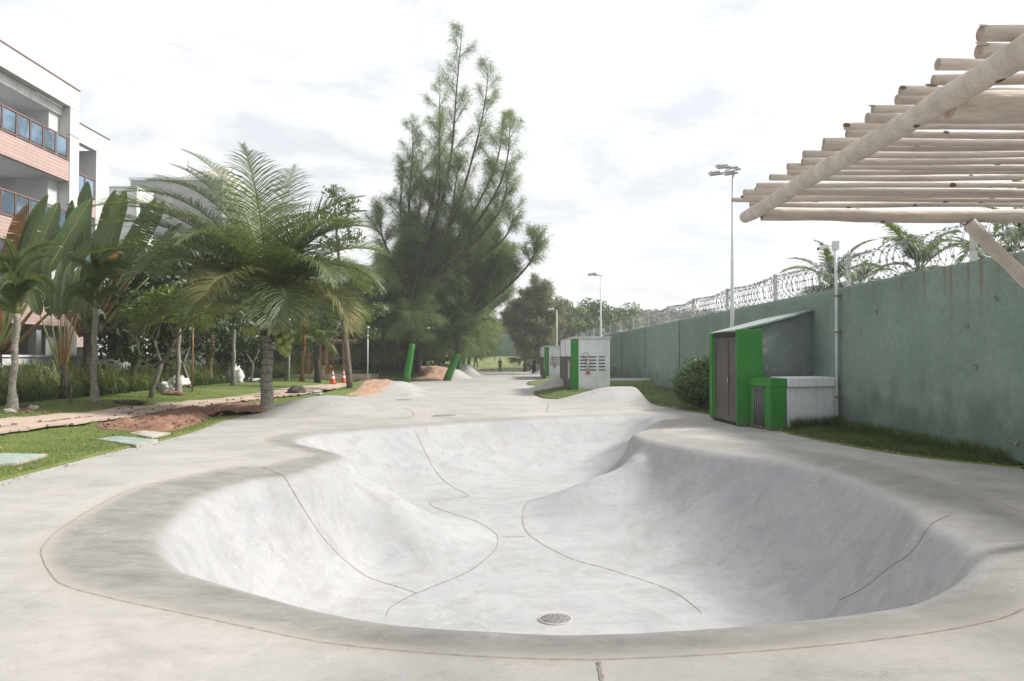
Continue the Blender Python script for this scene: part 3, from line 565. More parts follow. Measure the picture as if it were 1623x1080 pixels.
heap('sand_mound', [(-7.9, 62.5), (-8.6, 66), (-7.8, 69), (-6.2, 69.5), (-5.4, 66.5), (-4.9, 63.5), (-6.3, 61.8)], .22, M['sand'], 'far heap of orange sand beside the second green painted trunk', 'sand pile', seed=9, sc=1.2, amp=.8, n=50)
heap('soil_patch', [gl(x, y)[:2] for x, y in ((520, 599), (560, 597), (575, 599), (560, 603), (530, 603))], .05, M['sand'], kind='structure', seed=2)
# ---- hatches, slabs
def hatch(pxs, label, m='hatch', h=.045, cat='hatch', name='utility_hatch', ribs=True, frame=True):
    q = [gl(*p) for p in pxs]; c = sum(q, Vector())/len(q); e = empty(name, (c.x, c.y, c.z), label, cat)
    b = MB(); b.prism([((p.x-c.x), (p.y-c.y)) for p in q], -.06, h*.6); b.build('lid', M[m], e, bevel=.008)
    if frame:
        f = MB(); k = len(q); loc = [Vector((p.x-c.x, p.y-c.y, 0)) for p in q]
        for i in range(k):
            a, b_ = loc[i]*1.0, loc[(i+1) % k]*1.0; f.prism([(a.x*1.003, a.y*1.003), (b_.x*1.003, b_.y*1.003), (b_.x*1.09, b_.y*1.09), (a.x*1.09, a.y*1.09)], -.06, h*.45)
        f.build('frame', M['slab'], e)
    return e
hatch([(-70, 741), (25, 737), (70, 724), (-40, 716)], 'grey-green utility hatch cut by the left edge of the photo')
hatch([(158, 697), (185, 692), (246, 699), (215, 707)], 'grey-green utility hatch in the lawn near the red soil')
hatch([(205, 687), (225, 683), (270, 689), (240, 696)], 'rough cast concrete cover between the red soil and the hatch', 'slab', cat='cover', name='concrete_cover', frame=False)
hatch([(432, 620), (428, 627), (470, 629), (478, 624)], 'flat pale concrete slab beside the coconut palm trunk', 'slab', cat='slab', name='concrete_slab', frame=False)
hatch([(492, 621), (485, 625), (508, 627), (512, 623)], 'small grey-green hatch right of the dark soil lump', cat='hatch', name='utility_hatch', frame=False)
def lump(name, px, py, r, m, label, cat, seed=0, amp=.4, zf=gl):
    p = zf(px, py); b = MB(); b.blob((0, 0, r[2]*.3), r, seed, amp, 16, 10, zmin=-.03, freq=2.6); o = b.build(name, m, loc=p); tag(o, label, cat); return o
lump('soil_lump', 470, 625, (.42, .5, .32), M['bark_dark'], 'dark lump of soil on the grass left of the small hatch', 'soil', 3)
lump('soil_lump', 40, 645, (.4, .3, .09), M['bark_dark'], 'low dark soil patch between the two foxtail palms', 'soil', 5)
lump('soil_lump', 205, 640, (.5, .4, .1), M['bark_dark'], 'low dark soil clod right of the second foxtail palm', 'soil', 6)
lump('soil_lump', 275, 626, (.45, .35, .12), M['soil'], 'low brown soil clod in front of the white sack pile', 'soil', 7)
lump('rock', 14, 655, (.18, .14, .09), M['stone'], 'pale rock at the foot of the leftmost foxtail palm', 'rock', 8, .5)
lump('rock', 52, 650, (.16, .12, .11), M['stone'], 'small upright pale stone on the lawn by the sapling', 'rock', 9, .5)
rb = MB()
for i in range(26):
    p = gl(random.uniform(30, 95), random.uniform(650, 656)); rb.blob((p.x, p.y, p.z+.01), (random.uniform(.03, .08),)*2+(.03,), i, .4, 6, 4)
for i in range(160):
    p = gl(random.uniform(160, 400), random.uniform(645, 684))
    if p.x > BL(p.y)-.15: continue
    s = random.uniform(.015, .05); rb.blob((p.x, p.y, p.z+.09), (s, s, s*.7), i, .4, 5, 4)
rb.build('rubble', M['soil'], kind='stuff')
# ---- drain and manhole covers in the concrete
def disc(px, py, rad, label, cat, name, holes=True, z=None):
    x, y = onsurf(px, py); z = float(zc(x, y)); dx = float(zc(x+.1, y)-zc(x-.1, y))/.2; dy = float(zc(x, y+.1)-zc(x, y-.1))/.2
    e = empty(name, (x, y, z), label, cat); e.rotation_euler = (math.atan(dy), -math.atan(dx), 0)
    b = MB(); b.lathe([(.001, .016), (rad*.92, .016), (rad*.95, .010)], n=32); b.build('plate', M['iron'], e)
    r = MB(); r.lathe([(rad*.95, .006), (rad*.96, .018), (rad*1.04, .018), (rad*1.06, -.02)], n=32); r.build('rim', M['slab'], e)
    if holes:
        h = MB()
        for i in range(15):
            a = i*2.4; rr = rad*.78*math.sqrt((i+.6)/15); h.lathe([(.0005, .0185), (.013, .0185), (.013, .016)], (rr*math.cos(a), rr*math.sin(a), 0), 8)
        h.build('holes', M['black'], e, kind='stuff')
disc(880, 983, .235, 'round perforated drain cover in the floor of the bowl', 'drain', 'drain_cover')
disc(705, 659.5, .42, 'flat round manhole cover on the deck just behind the bowl', 'manhole', 'manhole_cover', False)
disc(641, 634, .40, 'flat round manhole cover at the foot of the concrete bank', 'manhole', 'manhole_cover', False)
disc(1065, 649, .36, 'flat round manhole cover on the deck before the round bush', 'manhole', 'manhole_cover', False)
# ================================================================ WALL ON THE RIGHT
WH = 3.72
wall = empty('boundary_wall', (0, 0, 0), 'long teal painted concrete wall topped with razor wire on the right', 'wall')
piers = [2.9, 11.6] + [20.25+8.66*i for i in range(10)]
rust_y = [(1345, .55), (1385, .5), (1430, .4), (1465, .8), (1498, .55), (1508, 1.35), (1536, .9), (1556, 1.1), (1583, .5), (1611, .8)]
def wall_panel(y0, y1, proud, ny, nz, joint_r):
    Yv = np.concatenate([[y0], np.linspace(y0, y1, ny), [y1]]); Zv = np.concatenate([np.linspace(-.1, WH, nz), [WH]])
    YY_, ZZ_ = np.meshgrid(Yv, Zv); XX_ = wallx(YY_)-proud+.012*vnoise(YY_, ZZ_*1.3+5, 1.1)+.004*vnoise(YY_, ZZ_, .25)
    XX_[:, 0] += .1+proud; XX_[:, -1] += .1+proud; XX_[-1, :] = wallx(YY_[-1])+.17
    ZZ_[-2, :] += .012*vnoise(YY_[-2], YY_[-2]*0, .5)
    me = bpy.data.meshes.new('panel'); o = grid('panel', XX_[:, ::-1], YY_[:, ::-1], ZZ_[:, ::-1], M['wall'], wall)
    rust = np.zeros(YY_.shape)
    for px, ln in rust_y:
        ry = 10836/(px-787); rust = np.maximum(rust, np.exp(-((YY_-ry-.01*np.sin(ZZ_*7))/.042)**2)*np.clip(1.15-(WH-ZZ_)/ln, 0, 1))
    a = o.data.attributes.new('rust', 'FLOAT', 'POINT'); a.data.foreach_set('value', rust[:, ::-1].reshape(-1).astype(np.float32)); return o
for i in range(len(piers)-1):
    a, b = piers[i], piers[i+1]
    if a < 12: wall_panel(a+.004, b-.004, .0, 380 if b > 12 else 12, 60 if b > 12 else 8, 0)
    else: wall_panel(a+.17, b-.17, 0, 90 if i < 4 else 40, 30, 0)
for y in piers[2:]:
    m = MB(); x = float(wallx(y)); m.prism([(x-.055, y-.165), (x+.15, y-.165), (x+.15, y+.165), (x-.055, y+.165)], -.1, WH+.006); m.build('pier', M['teal'], wall, bevel=.01)
m = MB(); a, b = float(wallx(-8)), float(wallx(piers[-1])); m.prism([(a+.175, -8), (b+.175, piers[-1]), (b+.32, piers[-1]), (a+.32, -8)], -.1, WH-.002); m.build('core', M['teal'], wall)
m = MB(); m.prism([(float(wallx(-8)), -8), (float(wallx(2.9)), 2.9), (float(wallx(2.9))+.17, 2.9), (float(wallx(-8))+.17, -8)], -.1, WH); m.build('panel', M['wall'], wall)
# tie-hole plugs on the near panel
for px, py in ((1581, 472), (1390, 493), (1547, 581), (1534, 516), (1609, 701)):
    Y = 10836/(px-787); p = P(px, py, Y); m = MB(); m.lathe([(.001, .0), (.032, .0), (.036, .012), (.05, .014), (.055, .0)], n=14); o = m.build('tie_hole', M['iron'], wall); o.location = (float(wallx(Y))-.012, Y, p.z); o.rotation_euler = (0, -math.pi/2, 0)
# razor wire
py_ = [9.4+5.22*i for i in range(16)]
for i, y in enumerate(py_):
    x = float(wallx(y))+.2; e = empty('wire_post', (x, y, WH), '', 'post', 'posts carrying the razor wire on the wall')
    lab = ['behind the pergola log', 'at the right edge above the rusty streaks', 'just right of the security camera pipe', 'second one left of the camera pipe', 'right above the near kiosk roof'] 
    e['label'] = 'pale post holding the razor wire, number %s along the wall from the pergola end' % ('first second third fourth fifth sixth seventh eighth ninth tenth eleventh twelfth thirteenth fourteenth fifteenth sixteenth'.split()[i])
    m = MB(); m.box(-.05, .05, -.05, .05, -.1, .92); m.build('shaft', M['post'], e, bevel=.006)
    m = MB(); 
    for zq in (.25, .62, .85): m.tube([(-.06, -.06, zq), (.06, -.06, zq), (.06, .06, zq), (-.06, .06, zq), (-.06, -.06, zq)], .004, 4)
    m.build('tie', M['wire'], e)
pts = []; th = 0; y = 7.5; k = 0
while y < 88:
    stp = 14 if y > 35 else 22
    dth = 2*math.pi/stp; th += dth; y += .245/stp*(1+.35*math.sin(y*2.1))
    r = .41+.03*math.sin(y*1.3)+.02*math.sin(th*.37); 
    pts.append((float(wallx(y))+.2+r*math.cos(th)*.9, y+.09*math.sin(th*.5), WH+.40+r*math.sin(th)-.03*math.cos(y*1.2), r))
razor = empty('razor_wire', (0, 0, 0), 'coiled razor wire running along the top of the teal wall', 'razor wire')
m = MB(); m.tube([p[:3] for p in pts], .0065, 3, cap=False); m.build('coil', M['wire'], razor)
BV = []
for i in range(0, len(pts)-1, 2):
    p = Vector(pts[i][:3]); q = Vector(pts[i+1][:3])
    if p.y > 45: break
    t = (q-p).normalized(); c = Vector((float(wallx(p.y))+.2, p.y, WH+.4)); rd = (p-c); rd = (rd-t*rd.dot(t)).normalized()
    for sgn in (1, -1): BV.append([p-t*.032, p+t*.032, p+rd*.030*sgn+t*.02])
tris('barbs', np.array(BV), M['wire'], razor, kind='stuff')
m = MB()
for zo, sx in ((.02, 0), (.78, .05)): m.tube([(float(wallx(y))+.2+sx, y, WH+zo+.01*math.sin(y*3)) for y in np.arange(7.5, 88, .6)], .004, 3, cap=False)
m.build('support_wire', M['wire'], razor)
# ================================================================ KIOSKS
def bars(mb, x0, x1, y, z0, z1, n): pass
k1 = empty('kiosk', (6.4, 21, 0), 'near teal kiosk with bright green frame and brown double doors against the wall', 'kiosk', 'small service kiosks along the wall')
def kb(poly, z0, z1, name, m, par=k1, ztop=None, bevel=.01):
    b = MB(); b.prism([(x-6.4, y-21) for x, y in poly], z0, z1, ztop=ztop); return b.build(name, M[m] if isinstance(m, str) else m, par, bevel=bevel)
kb([(6.42, 21.0), (6.92, 20.92), (8.66, 21.7), (8.62, 24.3), (6.3, 23.3)], -.05, 0, 'body', 'peel', ztop=[2.60+(x-6.2)/2.46*.62 for x in (6.42, 6.92, 8.66, 8.62, 6.3)])
kb([(6.18, 20.86), (6.96, 20.80), (8.70, 21.6), (8.64, 24.4), (6.1, 23.5)], 0, 0, 'roof', 'hatch', bevel=.004).data
rf = k1.children[-1]; 
for v in rf.data.vertices:
    x = v.co.x+6.4; v.co.z = 2.60+(x-6.2)/2.46*.62+(.003 if v.index < 4 else .06)
kb([(6.14, 20.72), (6.86, 20.72), (6.86, 21.0), (6.20, 21.0)], .02, 2.66, 'pier', 'green')
kb([(6.02, 22.85), (6.26, 22.8), (6.26, 23.1), (6.02, 23.1)], .06, 2.62, 'pier', 'green')
kb([(6.17, 21.0), (6.32, 21.0), (6.20, 22.85), (6.06, 22.85)], 2.48, 2.60, 'lintel', 'dark')
for i, (a, b) in enumerate(((21.01, 21.76), (21.775, 22.83))):
    xa = 6.26-(a-21)*.065; xb = 6.26-(b-21)*.065
    d = kb([(xa, a), (xa+.05, a), (xb+.05, b), (xb, b)], .08, 2.47, 'door', 'door', bevel=.004)
    f = MB()
    for (z0, z1) in ((.08, .2), (2.36, 2.47)): f.prism([(xa-6.42, a-21+.002), (xa-6.398, a-21+.002), (xb-6.398, b-21-.002), (xb-6.42, b-21-.002)], z0+.001, z1-.001)
    for (s, t) in ((0, .07), (.93, 1)):
        ys_, ye = a+(b-a)*s, a+(b-a)*t; xs_, xe = xa+(xb-xa)*s, xa+(xb-xa)*t; f.prism([(xs_-6.422, ys_-21), (xs_-6.396, ys_-21), (xe-6.396, ye-21), (xe-6.422, ye-21)], .2, 2.36)
    fo = f.build('frame', M['door'], d)
m = MB(); m.tube([(6.17-6.4, 21.68-21, 1.15), (6.17-6.4, 21.68-21, 1.3)], .015, 6); m.build('handle', M['metal'], k1)
kb([(6.2, 20.99), (6.35, 20.99), (6.2, 22.85), (6.05, 22.85)], -.06, .075, 'threshold', 'dark')
# low green cage
b1 = empty('meter_box', (6.7, 19.8, 0), 'low green meter box with a barred grille beside the near kiosk pier', 'meter box')
def bb(poly, z0, z1, name, m, bevel=.008):
    b = MB(); b.prism([(x-6.7, y-19.8) for x, y in poly], z0, z1); return b.build(name, M[m], b1, bevel=bevel)
bb([(6.44, 20.66), (6.66, 19.50), (7.10, 19.55), (7.10, 20.68)], 1.12, 1.34, 'cap', 'green')
bb([(6.66, 19.52), (7.07, 19.56), (7.07, 20.66), (6.95, 20.66), (6.95, 19.95), (6.62, 19.9)], .02, 1.118, 'housing', 'green')
bb([(6.46, 20.62), (6.49, 20.45), (6.9, 20.45), (6.9, 20.66)], .02, 1.118, 'housing', 'green')
bb([(6.85, 19.96), (6.94, 19.96), (6.94, 20.44), (6.85, 20.44)], .02, 1.11, 'back_panel', 'dark')
m = MB()
for i in range(6):
    t = i/5; x = 6.615+(6.51-6.615)*t; y = 19.96+(20.42-19.96)*t; m.tube([(x-6.7, y-19.8, .06), (x-6.7, y-19.8, 1.09)], .017, 6)
gr = m.build('bars', M['iron'], b1)
for i in range(6): pass
m = MB()
for z in (.05, 1.08): m.tube([(6.615-6.7, 19.96-19.8, z), (6.51-6.7, 20.42-19.8, z)], .022, 6)
m.build('rail', M['iron'], b1)
pl = empty('wall_plinth', (7.8, 19.9, 0), 'pale low cabinet block with overhanging top between the meter box and the wall pipe', 'plinth')
m = MB(); m.prism([(x-7.8, y-19.9) for x, y in ((7.10, 19.58), (8.70, 20.1), (8.68, 21.6), (7.12, 20.9))], -.05, 1.12); m.build('block', M['offwhite'], pl, bevel=.01)
m = MB(); m.prism([(x-7.8, y-19.9) for x, y in ((7.105, 19.50), (8.62, 20.0), (8.60, 21.55), (7.125, 20.9))], 1.122, 1.36); m.build('top_slab', M['offwhite'], pl, bevel=.015)
def kiosk(x0, x1, y0, y1, h, zb, label, ext_label, first):
    e = empty('kiosk', (x0, y0, 0), label, 'kiosk', 'small service kiosks along the wall')
    W = x1-x0; Ly = y1-y0; pw = .38
    def bx(a, b, c, d, z0, z1, name, m, par=e, bev=.01):
        q = MB(); q.box(a, b, c, d, z0, z1); return q.build(name, M[m], par, bevel=bev)
    bx(.14, W, .0, Ly, zb-.3, h-.12, 'wall', 'offwhite')
    bx(.05, W+.05, -.05, Ly+.05, h-.118, h-.02, 'roof', 'white')
    bx(.0, pw, -.03, -.001, zb+.05, h-.12, 'pier', 'green')
    bx(.0, .135, .0, .14, zb-.1, h-.12, 'pier', 'green')
    bx(.0, .135, Ly-.14, Ly, zb-.1, h-.12, 'pier', 'green')
    # fascia panels above the doors and the doors themselves
    n = 2; seg = (Ly-.3)/n
    for i in range(n):
        a = .15+i*seg
        bx(.03, .137, a+.01, a+seg-.05, h*.66, h-.122, 'fascia_panel', 'offwhite')
        for j in range(2):
            c = a+j*seg/2+.01; d = bx(.06, .137, c, c+seg/2-.03, zb-.2, h*.645, 'door', 'door', bev=.006)
    bx(.02, .05, seg+.13, seg+.17, .1, h-.13, 'downpipe', 'frame')
    # sign on first door
    sg = MB(); sg.box(.045, .0585, 1.6, 2.5, h*.27, h*.58); so_ = sg.build('sign', M['cone_white'], e)
    q = MB(); q.box(.040, .0445, 1.75, 2.35, h*.53, h*.57)
    q.build('emblem', M['red'], so_)
    q = MB()
    for zq in range(6): q.box(.040, .0445, 1.8+.1*(zq % 2), 2.3-.07*(zq % 3), h*(.30+.036*zq), h*(.318+.036*zq))
    q.build('lettering', M['black'], so_)
    # vent slots in the end wall
    for c0, c1 in ((.42, .86), (.86+.04, 1.30), (1.38, 1.78)) if False else ((.46, .84), (.90, 1.26), (1.38, 1.70)):
        for r_ in range(5):
            q = MB(); z = h*.65-r_*.155*h/2.8; q.box(c0, c1, -.012, -.001, z-.022, z+.03); q.build('vent_slot', M['dark'], e)
            pass
    bx(W-.3, W, -.02, -.001, zb-.3, zb-.05, 'skirting', 'offwhite')
    # extinguisher
    x = e.location.x+.84; y = y0-.12
    t = empty('fire_extinguisher', (x, y, zb+.85*h/2.8), ext_label, 'fire extinguisher', 'fire extinguishers on the kiosks'); t.scale = (.8, .8, .8)
    q = MB(); q.lathe([(.001, .12), (.09, .12), (.1, .16), (.1, .62), (.07, .72), (.03, .75), (.001, .76)], n=14); q.build('cylinder', M['metal'], t)
    q = MB(); q.box(-.12, .12, -.02, .1, .74, .80); q.box(-.11, -.06, -.02, .08, .66, .74); q.box(.06, .11, -.02, .08, .66, .74); q.build('handle', M['red'], t)
    q = MB(); q.box(-.11, .11, -.04, .1, -.1, .04); q.build('bracket', M['red'], t)
    q = MB(); q.tube([(-.08+.2*math.cos(a)-.06, -.02, 1.02+.2*math.sin(a)) for a in np.linspace(-.8, 5.0, 18)], .014, 5); q.build('hose', M['black'], t)
    return e
kiosk(2.92, 4.86, 37.6, 46.2, 2.92, .25, 'middle white kiosk with green pier, vent slots and dark doors', 'red fire extinguisher with hose on the middle kiosk end wall', True)
kiosk(2.72, 4.55, 63.4, 73.5, 2.86, .25, 'farthest white kiosk with green pier half hidden behind the middle kiosk', 'small red fire extinguisher on the farthest kiosk end wall', False)
# ================================================================ LAMP POSTS, CAMERA PIPE
def lamp(px, ytop, Y, zb, r, label, heads):
    p = P(px, ytop, Y); base = Vector((p.x-(.1 if heads == 4 else 0), Y, zb)); e = empty('lamp_post', base, label, 'lamp post', 'pale floodlight posts along the wall'); h = p.z-zb
    q = MB(); q.tube([(0, 0, 0), (.05*(heads == 4), 0, h*.5), (.1*(heads == 4), 0, h)], [r, r*.85, r*.6], 10); q.build('pole', M['pole'], e)
    tx = .1*(heads == 4)
    q = MB(); q.box(tx-.5 if heads == 4 else tx-.45, tx+.12, -.03, .03, h-.02, h+.03); q.build('arm', M['metal'], e)
    spots = [(-.42, -.25, .10, .1), (.02, .1, .12, .1), (-.18, -.3, -.12, -.1), (-.5, .35, .02, .0)] if heads == 4 else [(-.55, 0, .03, 0)]
    for dx, dy, dz, tl in spots:
        l_ = MB(); W_ = .42 if heads == 4 else .62
        l_.prism([(-W_/2, -.16), (W_/2, -.16), (W_/2*.9, .16), (-W_/2*.9, .16)], -.0, .07); l_.prism([(-W_/3, -.1), (W_/3, -.1), (W_/3, .1), (-W_/3, .1)], .071, .12)
        o = l_.build('floodlight', M['metal'], e, bevel=.008); o.location = (tx+dx, dy, h+dz+.03); o.rotation_euler = (R(28), R(-8), tl)
        g_ = MB(); g_.box(-W_/2+.04, W_/2-.06, -.13, .12, -.008, -.002); g_.build('lens', M['lens'], o)
lamp(1162, 275, 24.8, 0, .075, 'tall pale floodlight post with four lamp heads behind the near kiosk', 4)
lamp(952, 437, 49, 0, .07, 'pale lamp post with one flat head rising behind the middle kiosk', 1)
lamp(882.5, 492, 72, 0, .07, 'far pale lamp post rising above the farthest kiosk', 1)
lamp(858, 512, 92, 0, .07, 'most distant thin lamp post beside the brown casuarinas', 1)
cpole = empty('security_camera', (float(wallx(19.86))-.11, 19.86, 0), 'white security camera on a tall pipe strapped to the teal wall', 'security camera')
q = MB(); q.tube([(.0, .03, 0), (0, 0, 3.7), (-.02, 0, 4.87)], .038, 10); q.build('pipe', M['pole'], cpole)
for z in (.85, 2.55, 3.5): q = MB(); q.box(-.05, .12, -.06, .06, z-.02, z+.02); q.build('bracket', M['frame'], cpole)
q = MB(); q.box(-.09, .07, -.06, .06, 4.72, 4.95); q.build('junction_box', M['pole'], cpole, bevel=.008)
q = MB(); q.tube([(-.08, 0, 4.83), (-.24, 0, 4.8)], .014, 6); q.build('arm', M['pole'], cpole)
q = MB(); q.box(-.15, .11, -.05, .05, -.05, .05); cc = q.build('camera_housing', M['pole'], cpole, bevel=.01); cc.location = (-.32, 0, 4.79); cc.rotation_euler = (0, R(-18), 0)
q = MB(); q.lathe([(.001, 0), (.035, 0), (.035, .02)], n=12); le = q.build('lens', M['black'], cc); le.rotation_euler = (0, -math.pi/2, 0); le.location = (-.15, 0, 0)
# ================================================================ PERGOLA (near, upper right)
perg = empty('pergola', (5.9, 7.8, 0), 'pale log pergola reaching in from the upper right over the deck', 'pergola')
off = Vector((-5.9, -7.8, 0))
def log(a, b, r0, r1, name, knots=5, seg=16, wob=.008):
    a = Vector(a)+off; b = Vector(b)+off; d = b-a; n_ = int(seg); side = d.orthogonal().normalized(); s2 = d.normalized().cross(side); ph = random.random()*9
    if name == 'rafter': r0 *= .70; r1 *= .70
    pts = [a+d*(i/n_)+side*wob*math.sin(i*.9+ph)+s2*wob*math.sin(i*.63+ph*2) for i in range(n_+1)]
    rad = [(r0+(r1-r0)*i/n_)*(1+.05*math.sin(i*1.9+ph)+.03*math.sin(i*3.3+ph)) for i in range(n_+1)]
    rad[0] *= .93; rad[-1] *= .93
    q = MB(); q.tube(pts, rad, 14, capmi=1); q.v
    for k in range(knots):
        t = random.random(); i = int(t*n_*.98); th = random.uniform(0, 6.28); c = pts[i]; dr_ = (side*math.cos(th)+s2*math.sin(th)); c = c+dr_*(rad[i]*.93)
        rr = random.uniform(.012, .024); ax = d.normalized(); q.add([c+ax*rr*1.7*math.cos(w_)+dr_.cross(ax)*rr*math.sin(w_)+dr_*rad[i]*.085 for w_ in np.linspace(0, 6.28, 8, endpoint=False)], [list(range(8))], 2)
    return q.build(name, [M['timber'], M['timber_end'], M['knot']], perg)
log((2.55, 8.25, 3.43), (2.66, 1.4, 3.47), .068, .08, 'beam', 9, 26)
log((2.60, 7.85, 3.375), (7.6, 7.9, 3.36), .064, .075, 'cross_beam', 9, 20)
log((2.62, 4.5, 3.41), (7.6, 4.55, 3.43), .085, .09, 'cross_beam', 8, 18)
log((4.75, 7.85, 3.30), (5.86, 7.85, 2.15), .068, .075, 'brace', 3)
log((5.9, 7.85, 0.0), (5.9, 7.85, 3.28), .10, .095, 'post', 4)
log((5.9, 4.5, 0.0), (5.9, 4.5, 3.33), .10, .095, 'post', 4)
log((6.9, 8.2, 3.44), (6.9, 1.4, 3.47), .09, .09, 'beam', 6)
bys = [(1190, 323, .045), (1161, 315, .04), (1180, 305, .048), (1180, 311, .042), (1201, 292, .042), (1198, 300, .04), (1222, 281, .043), (1250, 264, .046), (1251, 272, .04), (1276, 243, .045), (1274, 254, .045), (1308, 224, .047), (1307, 232, .042), (1342, 199, .04), (1345, 211, .044), (1386, 172, .04), (1378, 185, .055), (1432, 141, .045), (1425, 156, .05), (1491, 100, .05), (1484, 122, .05), (1558, 76, .062), (1560, 50, .062), (1640, 10, .055), (1650, -30, .055), (1750, -90, .055)]
for k, (px, py, r) in enumerate(bys):
    z = 3.585+(.01 if k % 2 else 0); Y = 1200*(z-HC)/(566-py); X = (px-811)*Y/1200
    log((X, Y, z), (7.7, Y+random.uniform(-.03, .03), z+random.uniform(-.02, .02)), r, r*random.uniform(.9, 1.08), 'rafter', 5, 14, .006)
# ================================================================ BUILDINGS
ab = empty('apartment_building', (-20.6, 36, 0), 'white apartment building with pink bands and glass balconies at the left edge', 'apartment building')
AO = Vector((20.6, -36, 0))
def fx(y, o=0): return -20-.02*y-o
def ap(y0, y1, z0, z1, o0, o1, name, m, par=ab, bev=.0):
    q = MB(); q.prism([(fx(y0, o0)+AO.x, y0-36), (fx(y0, o1)+AO.x, y0-36), (fx(y1, o1)+AO.x, y1-36), (fx(y1, o0)+AO.x, y1-36)], z0, z1); return q.build(name, M[m], par, bevel=bev)
Y0, Y1 = 14.0, 36.0
ap(Y0, Y1, 13.62, 14.6, -.02, .38, 'fascia', 'white'); ap(Y0, Y1+.02, 14.602, 14.65, -.05, 8.4, 'coping', 'frame')
ap(35.22, Y1, .3, 13.60, -.02, .5, 'corner_column', 'white')
ap(34.4, Y1-.01, .3, 13.6, .502, 8.3, 'wall', 'white')
ap(Y0, 34.39, .3, 13.6, 2.6, 2.9, 'wall', 'offwhite')
ap(Y0, Y1-.05, 13.2, 13.61, .39, 8.3, 'ceiling_slab', 'offwhite')
for z in (12.3, 9.0, 5.6): 
    q = MB(); q.prism([(fx(35.22, -.024)+AO.x, 35.215-36), (fx(35.22, .1)+AO.x, 35.215-36), (fx(36, .1)+AO.x, 36.004-36), (fx(36, -.024)+AO.x, 36.004-36)], z, z+.025); q.build('joint', M['dark'], ab)
for li, zf_ in enumerate((10.1, 6.7, 3.3)):
    ap(Y0, 35.2, zf_, zf_+.92, 0, .18, 'cladding_band', 'brick')
    ap(Y0, 35.2, zf_-.02, zf_+.2, .19, 2.6, 'floor_slab', 'offwhite')
    # railing
    rl = ap(Y0, 35.2, zf_+1.98, zf_+2.05, .03, .11, 'handrail', 'frame'); ap(Y0, 35.2, zf_+1.0, zf_+1.06, .04, .10, 'bottom_rail', 'frame')
    y = 35.12; n_ = 0
    while y > 22 and n_ < 13:
        ap(y-.05, y+.02, zf_+.921, zf_+1.979, .03, .11, 'railing_post', 'frame')
        if n_ < 12: ap(y-.86, y-.09, zf_+1.13, zf_+1.93, .05, .075, 'glass_pane', 'glass')
        y -= .93; n_ += 1
    # deep room: window and doors on the back wall
    for a, b, zz0, zz1, mm in ((24, 29.4, .25, 2.4, 'darkglass'), (31.4, 33.6, 1.3, 2.5, 'lens')):
        w_ = ap(a, b, zf_+zz0, zf_+zz1, 2.55, 2.60, 'window', mm)
        for yy_ in np.linspace(a, b-.06, 3): ap(yy_, yy_+.06, zf_+zz0, zf_+zz1, 2.50, 2.549, 'window_frame', 'frame')
        for zq in (zz0, (zz0+zz1)/2, zz1): ap(a, b, zf_+zq-.03, zf_+zq+.03, 2.49, 2.548, 'window_frame', 'frame')
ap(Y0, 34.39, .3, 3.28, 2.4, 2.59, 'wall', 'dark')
for yy_ in (33.2, 29, 25): ap(yy_, yy_+.35, .3, 3.28, .2, .55, 'column', 'white')
q = MB(); q.tube([(fx(28.6, .7)+AO.x, 28.6-36, 10.08), (fx(28.6, .7)+AO.x, 28.6-36, 9.8)], .02, 6); q.lathe([(.001, .1), (.1, .08), (.12, -.05), (.09, -.06)], (fx(28.6, .7)+AO.x, 28.6-36, 9.75), 10); q.build('lamp', M['cone_white'], ab)
# setback wing
def wing(y0, y1, o, h):
    ap(y0, y1, h-.95, h, o, o+.35, 'fascia', 'white'); ap(y0, y1+.03, h+.002, h+.05, o-.03, o+6, 'coping', 'frame')
    ap(y1-1.35, y1, .3, h-.952, o, o+6, 'wall', 'white'); ap(y0, y1-1.36, .3, h-.952, o+1.6, o+1.9, 'wall', 'offwhite')
    for zf_ in (h-4.5, h-7.9, h-11.3):
        ap(y0, y1-1.36, zf_, zf_+.9, o+.01, o+.16, 'cladding_band', 'brick'); ap(y0, y1-1.36, zf_, zf_+.2, o+.17, o+1.59, 'floor_slab', 'offwhite')
        ap(y0, y1-1.36, zf_+1.95, zf_+2.02, o+.03, o+.1, 'handrail', 'frame')
        y = y1-1.4
        while y > y0+.3:
            ap(y-.06, y, zf_+.901, zf_+1.949, o+.03, o+.1, 'railing_post', 'frame'); ap(y-.86, y-.09, zf_+1.0, zf_+1.88, o+.05, o+.07, 'glass_pane', 'glass'); y -= .93
wing(36.06, 41.0, 1.1, 13.7)
h1 = empty('white_house', (-24, 48.4, 0), 'low white flat-roofed block with one dark window beside the apartments', 'house')
def hx(x0, x1, y0, y1, z0, z1, name, m, par, base):
    q = MB(); q.box(x0-base[0], x1-base[0], y0-base[1], y1-base[1], z0, z1); return q.build(name, M[m], par)
c0 = P(217, 296, 48.4); B0 = (-24, 48.4)
hx(-34, c0.x, 48.4, 50.6, .2, c0.z-.06, 'wall', 'bright_white', h1, B0); hx(-34.05, c0.x+.04, 48.36, 50.65, c0.z-.058, c0.z+.02, 'coping', 'offwhite', h1, B0)
for zz_ in (c0.z-.95, c0.z-2.6, c0.z-4.6): hx(-34, c0.x+.012, 48.388, 50.6, zz_, zz_+.03, 'joint', 'iron', h1, B0)
wo = hx(c0.x+.005, c0.x+.03, 48.85, 50.0, c0.z-2.45, c0.z-1.05, 'window', 'darkglass', h1, B0)
for (a, b, c, d) in ((48.80, 48.86, -2.5, -1.0), (49.98, 50.05, -2.5, -1.0), (48.8, 50.05, -1.05, -.99), (48.8, 50.05, -2.51, -2.45)): hx(c0.x+.004, c0.x+.05, a, b, c0.z+c, c0.z+d, 'window_frame', 'iron', h1, B0)
